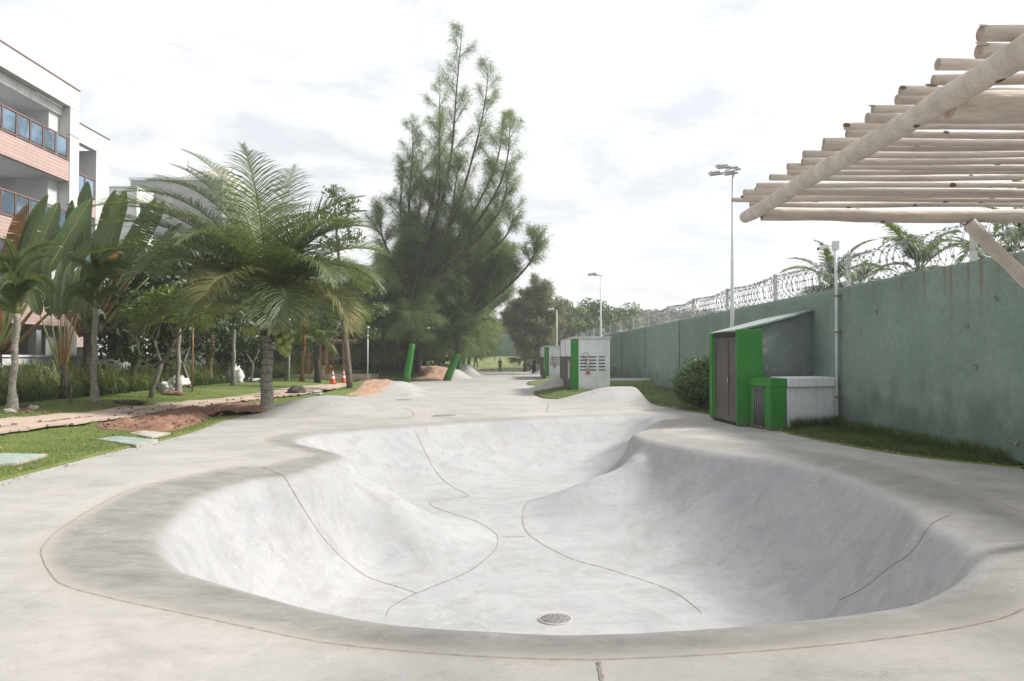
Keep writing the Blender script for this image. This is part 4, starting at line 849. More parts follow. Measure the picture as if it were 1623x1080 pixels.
h2 = empty('grey_house', (-24, 54, 0), 'grey rendered house with pale hip tiled roof behind the coconut palm', 'house')
c1 = P(207, 282, 54); B1 = (-24, 54); xr = P(352, 300, 54).x
hx(c1.x, xr, 54, 64, .2, c1.z-.2, 'wall', 'grey_render', h2, B1); hx(c1.x-.08, xr+.08, 53.9, 64.1, c1.z-.198, c1.z, 'cornice', 'offwhite', h2, B1)
pk = P(300, 262, 59)
q = MB(); xa, xb, ya, yb = c1.x+3.6, xr+.0, 54.2, 63.8
rf_ = lambda u, v: None
verts = [(xa, ya, c1.z), (xb, ya, c1.z), (xb, yb, c1.z), (xa, yb, c1.z), ((xa+xb)/2, (ya+yb)/2-.4, c1.z+1.75), ((xa+xb)/2, (ya+yb)/2+.4, c1.z+1.75)]
q.add([(x-B1[0], y-B1[1], z) for x, y, z in verts], [[0, 1, 4], [1, 2, 5, 4], [2, 3, 5], [3, 0, 4, 5]]); ro = q.build('roof', M['rooftile'], h2)
q = MB()   # rows of barrel tiles on the two faces in view
A_, B_, P_ = Vector(verts[0]), Vector(verts[1]), Vector(verts[4])
for i in range(1, 18):
    t = i/18; a = A_.lerp(B_, t); top = A_.lerp(P_, min(1, 2*t)) if t < .5 else B_.lerp(P_, min(1, 2*(1-t)))
    top = Vector((a.x, *(top.yz))); 
    q.tube([Vector((a.x-B1[0], a.y-B1[1], a.z+.02)), Vector((top.x-B1[0], top.y-B1[1], top.z+.03))], .06, 5)
A_, B_, P_ = Vector(verts[1]), Vector(verts[2]), Vector(verts[5])
for c_, d_ in ((verts[0], verts[4]), (verts[1], verts[4]), (verts[3], verts[5])):
    c_, d_ = Vector(c_), Vector(d_); n_ = 14
    for k in range(n_): q.blob(c_.lerp(d_, (k+.5)/n_)-Vector((B1[0], B1[1], -.05)), (.15, .15, .1), k, .1, 6, 4)
q.build('roof_tiles', M['rooftile'], h2, kind='stuff')
q = MB(); q.tube([(pk.x-B1[0], 4.8, c1.z+1.7), (pk.x-B1[0], 4.8, c1.z+2.5)], .03, 5); q.build('finial', M['iron'], h2)
# far apartment block glimpsed between the trees
h3 = empty('apartment_building', (-18, 76, 0), 'far white apartment block with slatted balconies glimpsed between palm and casuarina', 'apartment building')
c3 = P(598, 425, 76); B3 = (-18, 76)
hx(c3.x-11, c3.x-1.6, 76, 90, .3, c3.z, 'wall', 'white', h3, B3); hx(c3.x-11, c3.x, 75.9, 90, c3.z+.002, c3.z+.3, 'roof', 'offwhite', h3, B3); hx(c3.x-.5, c3.x, 76, 76.6, .3, c3.z, 'column', 'white', h3, B3)
for k in range(4):
    z = c3.z-3.1*(k+1)
    hx(c3.x-5.5, c3.x-.01, 74.8, 89, z, z+.3, 'floor_slab', 'white', h3, B3); hx(c3.x-5.5, c3.x, 74.78, 74.83, z+1.25, z+1.31, 'handrail', 'frame', h3, B3)
    hx(c3.x-5, c3.x-2.2, 75.95, 75.999, z+.35, z+2.4, 'window', 'darkglass', h3, B3)
    q = MB()
    for i in range(22): q.box(c3.x-5.4+i*.25-B3[0], c3.x-5.36+i*.25-B3[0], -1.2, -1.17, z+.3, z+1.25)
    q.build('balustrade', M['frame'], h3)
for k, (px, w_) in enumerate(((380, 3.5), (440, 4))):
    pass
gw = empty('garden_wall', (-19.4, 40, 0), 'low white garden wall behind the strap-leaf planting', 'wall')
q = MB(); q.prism([(-.1, -22), (.1, -22), (-.9, 40), (-1.1, 40)], 0, 1.9); q.build('wall', M['white'], gw); q = MB(); q.prism([(-.16, -22), (.16, -22), (-.84, 40), (-1.16, 40)], 1.902, 1.98); q.build('coping', M['offwhite'], gw)
# end wall of the plaza and the hill behind
ew = P(770, 566, 116); ew2 = P(818, 566, 116)
o = MB(); o.prism([(-16, 116), (ew2.x, 116), (ew2.x, 116.3), (-16, 116.3)], 1.2, 5.4); o = o.build('end_wall', M['teal']); tag(o, 'far teal wall closing the grassy bank at the end of the plaza', 'wall')
for k in range(7):
    q = MB(); x = -15+k*2.6; q.box(x, x+.18, 115.93, 115.999, 1.3, 5.3); q.build('pilaster', M['teal'], o)
hx_ = np.linspace(-160, 260, 110); hy_ = np.linspace(122, 420, 60); HX, HY = np.meshgrid(hx_, hy_)
def hillz(x, y):
    t = sstep((y-125)/110); return -.1+t*(12+7*vnoise(x, y, 70)+4*vnoise(x, y, 25))*(1-.15*sstep((x-60)/120))+1.2*vnoise(x, y, 9)*t
grid('hill', HX, HY, hillz(HX, HY), M['hillg'], kind='structure')
# ================================================================ VEGETATION GENERATORS
def leafcloud(centres, radii, n, size, aspect=2.2, up=.3, jitter=.5, surf=.55):
    """n quads of leaf size scattered through ellipsoid clumps (denser near each clump's shell)"""
    c = np.asarray(centres, float); r = np.asarray(radii, float); w_ = r[:, 0]*r[:, 1]+r[:, 0]*r[:, 2]; idx = rng.choice(len(c), n, p=w_/w_.sum())
    d = rng.normal(size=(n, 3)); d /= np.linalg.norm(d, axis=1)[:, None]; rad = surf+(1-surf)*rng.random(n)**.6; rad *= np.where(rng.random(n) < .25, rng.random(n), 1)
    p = c[idx]+d*r[idx]*rad[:, None]
    nrm = d+rng.normal(size=(n, 3))*jitter+np.array([0, 0, up]); nrm /= np.linalg.norm(nrm, axis=1)[:, None]
    t = np.cross(nrm, rng.normal(size=(n, 3))); t /= np.linalg.norm(t, axis=1)[:, None]; b = np.cross(nrm, t)
    s = size*(.6+.8*rng.random(n))[:, None]
    return np.stack([p-t*s*aspect/2, p-b*s/2, p+t*s*aspect/2, p+b*s/2], 1)
def tree(name, loc, h, clumps, n, size, leaf, bark, label, cat='tree', group=None, trunk=(.16, .09), lean=(0, 0), forks=None, aspect=2.2):
    e = empty(name, loc, label, cat, group)
    c = np.array([k[:3] for k in clumps], float); r = np.array([k[3:] for k in clumps], float)
    q = MB(); fork = Vector((lean[0]*.5, lean[1]*.5, h*.45)); k = 7
    q.tube([Vector((lean[0]*.5*(i/k)**1.3+.04*math.sin(i*1.7), lean[1]*.5*i/k, h*.45*i/k-.05)) for i in range(k+1)], [trunk[0]+(trunk[1]-trunk[0])*i/k+(.05 if i == 0 else 0) for i in range(k+1)], 9); q.build('trunk', M[bark], e)
    q = MB()
    for cc in c[:24]:
        b = Vector(cc); mid = fork.lerp(b, .5)+Vector((random.uniform(-.2, .2), random.uniform(-.2, .2), -.1)); q.tube([fork, fork.lerp(mid, .5), mid, mid.lerp(b, .6), b], [trunk[1]*.7, trunk[1]*.55, trunk[1]*.4, trunk[1]*.25, .012], 5)
    q.build('branches', M[bark], e)
    tris('crown', leafcloud(c, r, n, size, aspect), M[leaf], e, per=4, kind=None); return e
def crownclumps(rx, ry, z0, z1, n, s, seed=0):
    r_ = random.Random(seed); o = []
    for i in range(n):
        a = r_.uniform(0, 6.28); t = r_.uniform(0, 1); rr = math.sqrt(r_.random())*math.sin(math.pi*(.15+.8*t))**.6
        k = s*r_.uniform(.6, 1.25); o.append((rx*rr*math.cos(a), ry*rr*math.sin(a), z0+(z1-z0)*t, k, k, k*.75))
    return o
# ---- palm fronds
def frond(Lf, droop, leaflen, n, wdt=.03, hang=.6, twist=0.0, sweep=.5, stem=.15, ang0=0., broken=.03, up=0., wind=0., fw=.5):
    """returns (leaflet quads as 2 tris/4 verts, rachis points); frond leaves the origin along +X, starting at elevation ang0"""
    k = 24; pts = []; ang = ang0; p = Vector((0, 0, 0)); ds = Lf/k
    for i in range(k+1):
        pts.append(p.copy()); ang -= droop/k*(.5+1.1*i/k); p = p+Vector((math.cos(ang)*ds, wind*ds*(i/k)**1.5, math.sin(ang)*ds))
    out_ = []
    for i in range(n):
        t = stem+(1-stem)*(i+.5)/n; f = t*k; j = min(int(f), k-1); base = pts[j].lerp(pts[j+1], f-j); T_ = (pts[j+1]-pts[j]).normalized(); side = Vector((0, 1, 0)); side = (side-T_*side.dot(T_)).normalized(); nrm = T_.cross(side)*-1
        if nrm.z < 0: nrm = -nrm
        prof_ = (math.sin(math.pi*min(1, .12+t*.95))**.55)*(1-.35*t)+.12; L_ = leaflen*prof_
        for s in (1, -1):
            if random.random() < broken: continue
            sw = sweep+fw*t+random.uniform(-.08, .08); d1 = (side*s*math.cos(sw)+T_*math.sin(sw)+nrm*(.25+up+random.uniform(-.1, .1))).normalized()
            d1 = (d1+Vector((0, wind*.5, 0))).normalized(); l1 = L_*random.uniform(.85, 1.1); d2 = (d1+Vector((0, 0, -hang*random.uniform(.7, 1.3)))).normalized(); d3 = (d2+Vector((0, 0, -hang*1.1))).normalized()
            w0 = T_.cross(d1).cross(d1).normalized()*wdt*.5
            a = base; b = a+d1*l1*.4; c = b+d2*l1*.33; e_ = c+d3*l1*.27
            out_.append([a-w0, a+w0, b+w0, b-w0]); out_.append([b-w0, b+w0, c+w0*.8, c-w0*.8]); out_.append([c-w0*.8, c+w0*.8, e_+w0*.1, e_-w0*.1])
    return np.array([[tuple(v) for v in q_] for q_ in out_], dtype=np.float32), pts
def frond_mesh(name, m1, rr=.03, **kw):
    V, pts = frond(**kw); q = MB(); q.tube(pts[::2], [rr*(1-.88*i/12) for i in range(13)], 5)
    b = len(q.v); fs = [[4*i, 4*i+1, 4*i+2, 4*i+3] for i in range(len(V))]; q.add(V.reshape(-1, 3).tolist(), fs, 1)
    return q.mesh(name, [M['rachis'], m1])
# ================================================================ COCONUT PALM
cb = gl(422, 648)
cp_ = empty('coconut_palm', cb, 'big coconut palm with green coconuts at the edge of the skate deck', 'palm tree')
sc_ = cb.y/1200
top = P(425, 520, cb.y)-cb; 
q = MB(); tp = [Vector((.025*math.sin(i*.5)+top.x*i/24, 0, -.05+top.z*i/24)) for i in range(25)]
q.tube(tp, [(.26 if i == 0 else .215-.003*i)*(1+.05*(i % 2)) for i in range(25)], 14); q.build('trunk', M['stem_ring'], cp_)
q = MB()
for i in range(12): z = .35+i*.27+random.uniform(-.04, .04); q.tube([(tp[min(24, int(z/top.z*24))].x+.205*math.cos(a), .205*math.sin(a), z+.03*math.sin(a*2+i)) for a in np.linspace(0, 6.28, 14)], .012, 4)
q.build('leaf_scars', M['bark_dark'], cp_, kind='stuff')
for i in range(16):   # old leaf bases
    a = i*2.4; z = top.z-.35+.10*i*.8; q = MB(); d = Vector((math.cos(a), math.sin(a), 0)); c = Vector((top.x, 0, z))
    q.tube([c+d*.1, c+d*.34+Vector((0, 0, .22)), c+d*.46+Vector((0, 0, .55)), c+d*.62+Vector((0, 0, .8))], [.13, .1, .06, .035], 6); q.build('leaf_base', M['husk'], cp_)
crown0 = Vector((top.x, 0, top.z+.55))
# (azimuth deg [0 = +X right, 90 = away], start elevation, length, droop, dry?)
FR = [(5, 62, 5.6, 1.75, 0), (-22, 45, 5.4, 2.2, 1), (28, 40, 5.0, 1.7, 0), (62, 72, 5.4, 1.2, 0), (88, 82, 6.5, .75, 0), (120, 68, 6.2, 1.3, 0), (150, 66, 6.8, 1.25, 0), (176, 72, 7.2, 1.35, 0), (186, 58, 6.9, 1.3, 0), (200, 46, 6.2, 1.2, 0), (168, 50, 6.6, 1.05, 0), (228, 52, 5.6, 1.9, 0),
      (-105, 52, 4.3, 2.2, 1), (-60, 50, 4.8, 2.4, 0), (-40, 66, 5.6, 2.0, 0), (-85, 80, 6.0, 1.0, 0), (12, 80, 6.4, 1.15, 0), (45, 55, 5.8, 1.5, 0), (-8, 33, 4.4, 1.7, 1), (182, 18, 4.9, 1.2, 0), (158, 84, 7.2, 1.05, 0), (174, 80, 6.9, 1.35, 0), (8, 84, 6.8, 1.15, 0), (24, 78, 6.5, 1.35, 0), (95, 76, 6.6, 1.2, 0), (250, 34, 4.2, 1.6, 0), (-30, 76, 6.2, 1.35, 0), (160, 80, 6.5, .95, 0), (100, 50, 5.5, 1.2, 0), (20, 16, 4.2, 1.1, 0), (-130, 62, 5.2, 1.8, 0), (140, 20, 4.8, 1.1, 0), (186, 34, 7.0, 1.2, 0), (172, 60, 7.2, 1.1, 0), (160, 76, 7.0, .95, 0), (196, 68, 7.0, 1.5, 0), (15, 64, 6.3, 1.35, 0), (-12, 56, 5.9, 1.6, 0), (35, 74, 6.6, 1.1, 0), (178, 22, 5.6, 1.1, 0), (-70, 30, 3.6, 1.8, 0), (-110, 70, 5.2, 1.9, 0)]
for az, el, Lf, dr_, dry in FR:
    if math.cos(R(az)) > .45: Lf *= .80; dr_ *= 1.12
    me = frond_mesh('frond', M['coco_dry' if dry else 'coco_leaf'], .05, Lf=Lf, droop=dr_, leaflen=1.75, n=104, wdt=.027, hang=.30, sweep=.34, fw=.5, stem=.17, ang0=R(el), wind=random.uniform(-.06, .06))
    o = link(bpy.data.objects.new('frond', me), cp_); o.location = crown0; o.rotation_euler = (random.uniform(-.25, .25)*0, 0, R(az))
cc_ = P(450, 546, cb.y-.35)-cb
for i in range(13):
    a = i*2.4; q = MB(); q.blob((0, 0, 0), (.13, .13, .16), i, .08, 10, 7); o = q.build('coconut', M['coconut'], cp_); o.location = cc_+Vector((.26*math.cos(a)*(.4+.05*i), .2*math.sin(a), -.28+.055*i)); o.rotation_euler = (random.random(), random.random(), 0)
for i in range(4): q = MB(); q.blob((0, 0, 0), (.12, .12, .16), i, .08, 10, 7); o = q.build('coconut', M['coconut'], cp_); o.location = P(388+i*5, 522+3*(i % 2), cb.y-.3)-cb
q = MB(); q.tube([crown0+Vector((.1, -.1, -.3)), cc_+Vector((0, 0, .5)), cc_], [.035, .03, .02], 5); q.build('fruit_stalk', M['rachis'], cp_)
# ================================================================ PALMS BEYOND THE WALL
fm = [frond_mesh('frond', M['coco_leaf'], .04, Lf=3.4, droop=d_, leaflen=.85, n=44, wdt=.05, hang=.55, sweep=.6, stem=.14, ang0=R(a_), wind=w_) for d_, a_, w_ in ((1.6, 55, .25), (2.1, 35, .3), (1.2, 70, .2), (2.4, 15, .2), (1.7, 0, .2))]
fmd = frond_mesh('frond', M['coco_dry'], .04, Lf=2.8, droop=2.2, leaflen=.75, n=36, wdt=.06, hang=.8, sweep=.6, stem=.14, ang0=R(5), wind=.2)
def coco_far(px, py, Y, s, label, seed):
    r_ = random.Random(seed); p = P(px, py, Y); e = empty('coconut_palm', (p.x, Y, 0), label, 'palm tree', 'coconut palms beyond the wall')
    q = MB(); q.tube([(.5*math.sin(i*.25)-.5*math.sin(2.5), 0, p.z*i/10) for i in range(11)], [.2-.008*i for i in range(11)], 8); q.build('trunk', M['stem_ring'], e)
    for i in range(24):
        o = link(bpy.data.objects.new('frond', r_.choice(fm) if r_.random() > .13 else fmd), e); o.location = (0, 0, p.z-.1); a = i*2.4+r_.uniform(-.3, .3); o.rotation_euler = (r_.uniform(-.2, .2), r_.uniform(-.15, .15), a); k = s*r_.uniform(.8, 1.15); o.scale = (k, k, k)
coco_far(1318, 452, 40, .95, 'coconut palm beyond the wall just left of the security camera pipe', 1)
coco_far(1362, 452, 48, .75, 'small coconut palm beyond the wall just right of the camera pipe', 2)
coco_far(1457, 428, 34, 1.0, 'windblown coconut palm beyond the wall midway between camera and pergola brace', 3)
coco_far(1578, 440, 36, .85, 'low coconut palm crown beyond the wall under the pergola brace', 4)
coco_far(1640, 385, 27, .95, 'coconut palm beyond the wall cut by the right edge of the photo', 5)
# ================================================================ FOXTAIL PALMS
fx_m = []
for a_, d_ in ((80, 1.9), (72, 2.6), (86, 1.2), (62, 2.9)):
    V_, pts_ = frond(Lf=1.75, droop=d_, leaflen=.26, n=84, wdt=.017, hang=.25, sweep=.7, stem=.1, ang0=R(a_)); V2, _ = frond(Lf=1.75, droop=d_, leaflen=.24, n=84, wdt=.017, hang=.1, sweep=.7, stem=.1, ang0=R(a_), up=1.6)
    V3, _ = frond(Lf=1.75, droop=d_, leaflen=.24, n=84, wdt=.017, hang=.4, sweep=.7, stem=.1, ang0=R(a_), up=-1.2)
    q = MB(); q.tube(pts_[::3], .016, 4); V_ = np.concatenate([V_, V2, V3]); q.add(V_.reshape(-1, 3).tolist(), [[4*i, 4*i+1, 4*i+2, 4*i+3] for i in range(len(V_))], 1); fx_m.append(q.mesh('frond', [M['rachis'], M['foxtail']]))
def foxtail(px, py, ptop, label, seed, s=1.0, lean=0, nfr=13):
    r_ = random.Random(seed); b = gl(px, py); h = P(px, ptop, b.y).z-b.z; e = empty('foxtail_palm', b, label, 'palm tree', 'foxtail palms on the lawn')
    q = MB(); n_ = 20; q.tube([(lean*i/n_+.02*math.sin(i*.8), 0, -.05+(h+.05)*i/n_) for i in range(n_+1)], [(.155-.09*min(1, i/5)+.012*(i % 2)+.02) for i in range(n_+1)], 10); q.build('trunk', M['stem_ring'], e)
    q = MB(); q.tube([(lean, 0, h), (lean, 0, h+.35*s), (lean, 0, h+.7*s)], [.065, .075, .03], 8); q.build('crownshaft', M['rachis'], e)
    for i in range(nfr):
        o = link(bpy.data.objects.new('frond', fx_m[i % 4]), e); o.location = (lean, 0, h+r_.uniform(-.2, 1.3)*s); k = s*r_.uniform(.85, 1.25); o.scale = (k, k, k); o.rotation_euler = (r_.uniform(-.2, .2), r_.uniform(-.25, .1), i*2.4+r_.uniform(-.3, .3))
    return e
foxtail(18, 652, 498, 'leftmost foxtail palm with bushy dark fronds and pale ringed trunk', 1, .80, .12, 18)
foxtail(149, 639, 488, 'second foxtail palm standing alone on the lawn left of the frangipani', 2, .80, 0, 18)
foxtail(282, 624, 520, 'slim foxtail palm behind the white sacks between two frangipani trees', 3, .6, 0, 10)
foxtail(370, 611, 515, 'slim straight foxtail palm just left of the coconut palm', 4, .55, 0, 10)
# ================================================================ TRAVELLER'S PALMS (paddle leaves in one plane)
def paddle(L1, W1, Lp, torn, seed, bend=.25, fold=.35):
    r_ = random.Random(seed); q = MB(); k = 14
    # petiole along +Z, blade above, both bending towards +X
    def c(t): return Vector((bend*(Lp+L1)*t*t*.6, .06*math.sin(t*3+seed), (Lp+L1)*t*(1-.12*bend*t)))
    tb = Lp/(Lp+L1); q.tube([c(tb*i/6) for i in range(7)], [.075-.055*i/6 for i in range(7)], 6, 0)
    q.tube([c(tb+(1-tb)*i/6) for i in range(7)], [.02-.017*i/6 for i in range(7)], 5, 0)
    n_ = 30
    for s in (1, -1):
        cells = []
        for i in range(n_):
            t0 = i/n_; t1 = (i+1)/n_*(1) - (.0018 if r_.random() < torn else 0)
            def wv(t): return W1*.5*min(1, (t*7)**.6)*min(1, ((1-t)*4.2)**.6)*(1-.12*t)
            dz = -r_.uniform(0, .12) if r_.random() < torn*1.2 else 0
            A = c(tb+(1-tb)*t0); B = c(tb+(1-tb)*t1); sx = Vector((.30, 0, 0))
            def sd_(t, w_, kk): return Vector((-fold*w_*kk*.5-abs(dz)*.2*w_, s*w_*kk, w_*kk*.12+dz*w_*kk))
            w0, w1 = wv(t0), wv(t1)
            q.add([A, B, B+sd_(t1, w1, .55), A+sd_(t0, w0, .55)], [[0, 1, 2, 3]], 1, True); q.add([A+sd_(t0, w0, .55), B+sd_(t1, w1, .55), B+sd_(t1, w1, 1)+Vector((-fold*w1*.25, 0, 0)), A+sd_(t0, w0, 1)+Vector((-fold*w0*.25, 0, 0))], [[0, 1, 2, 3]], 1, True)
    return q
pads = [paddle(2.7, .54, 2.5, .12, i, .12+.1*i).mesh('leaf', [M['petiole'], M['ravenala']]) for i in range(3)]
pads_r = [paddle(2.6, .52, 2.5, .35, i+7, .2).mesh('leaf', [M['petiole_red'], M['ravenala']]) for i in range(2)]
pads_d = [paddle(2.3, .62, 2.3, .5, i+11, .3).mesh('leaf', [M['petiole_red'], M['ravenala_dry']]) for i in range(2)]
def ravenala(px, py, Y, s, label, angs, seed, dry=(), red=(), rz=0., h0=1.0, gz=.42):
    angs = [a*.78 for a in angs]
    r_ = random.Random(seed); p = P(px, py, Y); e = empty('travellers_palm', (p.x, Y, gz), label, 'palm tree', "traveller's palms by the apartments", rz=rz)
    z0 = p.z-gz; tr_ = 1 if s > .87 else .6
    q = MB(); q.tube([(0, 0, -.1), (0, 0, z0*.5), (0, 0, z0+.2)], [.24*tr_, .2*tr_, .18*tr_], 10); q.build('trunk', M['bark_dark'], e)
    for i, a in enumerate(angs):
        me = pads_d[i % 2] if i in dry else pads_r[i % 2] if i in red else pads[i % 3]
        o = link(bpy.data.objects.new('leaf', me), e); k = s*r_.uniform(.92, 1.08); o.scale = (k, k, k); o.location = (a*.0035*s*2, .04*(i % 3), z0)
        # blade plane: leaf Z up leaned by a within the XZ plane; broad face turned towards the viewer
        m_ = Matrix.Rotation(R(a), 4, 'Y') @ Matrix.Rotation(R(90+r_.uniform(-30, 30)), 4, 'Z'); o.rotation_euler = m_.to_euler()
    return e
ravenala(140, 532, 31, 1.2, "large fan-shaped traveller's palm with rusty leaf stalks behind the second foxtail palm", (-50, -40, -32, -24, -17, -10, -4, 3, 9, 15, 22, 30, 40, 52), 3, dry=(0,), red=(1, 2, 3, 11, 12), gz=.45)
ravenala(-6, 556, 27.5, 1.2, "traveller's palm with broad dark paddles at the left edge of the photo", (-38, -25, -14, -6, 2, 8, 16, 24, 33, 44, 58), 4, dry=(4, 10), red=(9,), gz=.45)
ravenala(212, 575, 33, .72, "short traveller's palm fanning out low beside the big one", (-36, -24, -14, -5, 5, 14, 26, 36), 5, red=(0, 8))
ravenala(102, 588, 26.5, .8, "low traveller's palm with orange fanned stalks between the foxtail palms", (-26, -19, -12, -6, 0, 6, 13), 6, red=(3, 4, 5, 6))
# ================================================================ FRANGIPANI
def rosette_mesh(seed, n=15, L_=.42):
    r_ = random.Random(seed); q = MB()
    for i in range(n):
        a = i*2.4; el = R(75-65*(i/n)+r_.uniform(-10, 10)); l_ = L_*r_.uniform(.75, 1.15); d = Vector((math.cos(a)*math.cos(el), math.sin(a)*math.cos(el), math.sin(el))); s = Vector((-math.sin(a), math.cos(a), 0))*.07; dn = Vector((0, 0, -.10*l_))
        q.add([d*.02, d*l_*.45+s+dn*.2, d*l_+dn*1.6, d*l_*.45-s+dn*.2], [[0, 1, 2, 3]], 0)
    return q.mesh('leaf_cluster', M['plumeria'])
ros = [rosette_mesh(i, 19, .62) for i in range(4)]
def frangipani(px, py, h, label, seed, s=1.0, lean=(0.2, 0)):
    r_ = random.Random(seed); b = gl(px, py); e = empty('frangipani_tree', b, label, 'tree', 'frangipani trees on the lawn'); q = MB(); tips = []
    def grow(p, d, l_, r, depth):
        pts = [p]; n_ = 4; dd_ = d.copy()
        for i in range(n_): dd_ = (dd_+Vector((r_.uniform(-.12, .12), r_.uniform(-.12, .12), .09))).normalized(); pts.append(pts[-1]+dd_*l_/n_)
        q.tube(pts, [r*(1-.28*i/n_) for i in range(n_+1)], 8)
        if depth == 0: tips.append((pts[-1], dd_)); return
        nb = r_.choice((2, 3)) if depth < 3 else 2
        a0 = r_.uniform(0, 6.28)
        for k in range(nb):
            a = a0+k*6.28/nb; o_ = Vector((math.cos(a), math.sin(a)*.9, 0)); grow(pts[-1], (dd_*.75+o_*r_.uniform(.6, .95)+Vector((0, 0, .15))).normalized(), l_*r_.uniform(.62, .85), r*.68, depth-1)
        if depth == 1 and r_.random() < .5: tips.append((pts[-1], dd_))
    grow(Vector((0, 0, -.05)), Vector((lean[0], lean[1], 1)).normalized(), h*.36, .085*s, 3); q.build('trunk', M['bark'], e)
    for p, d in tips:
        o = link(bpy.data.objects.new('leaf_cluster', r_.choice(ros)), e); o.location = p; k = s*r_.uniform(.85, 1.3); o.scale = (k, k, k); o.rotation_euler = (d.y*-.7, d.x*.7, r_.uniform(0, 6.28))
frangipani(238, 630, 3.9, 'frangipani tree with smooth forked grey trunk left of the white sacks', 5, 1.2, (.22, 0))
frangipani(302, 616, 3.5, 'frangipani tree leaning left behind the red soil patch', 8, 1.1, (-.3, .1))
frangipani(398, 606, 3.2, 'small frangipani with twin stems just left of the coconut trunk', 11, 1.0, (.05, 0))
frangipani(452, 603, 3.4, 'frangipani with one bent stem just right of the coconut trunk', 14, 1.0, (.12, 0))
frangipani(318, 598, 4.4, 'taller frangipani tree at the back near the mushroom lamp', 19, 1.1, (.1, 0))
frangipani(196, 604, 4.2, 'leafy frangipani at the back behind the strap-leaf border', 21, 1.2, (-.1, 0))
b = gl(111, 641); e = empty('sapling', b, 'leafless forked sapling stick on the lawn between the foxtail palms', 'sapling')
q = MB(); q.tube([(0, 0, -.03), (.02, 0, .3), (.05, 0, .62)], [.035, .03, .025], 7); q.tube([(.05, 0, .6), (-.1, 0, .85), (-.38, 0, 1.15)], [.022, .018, .012], 6); q.build('stem', M['bark'], e)
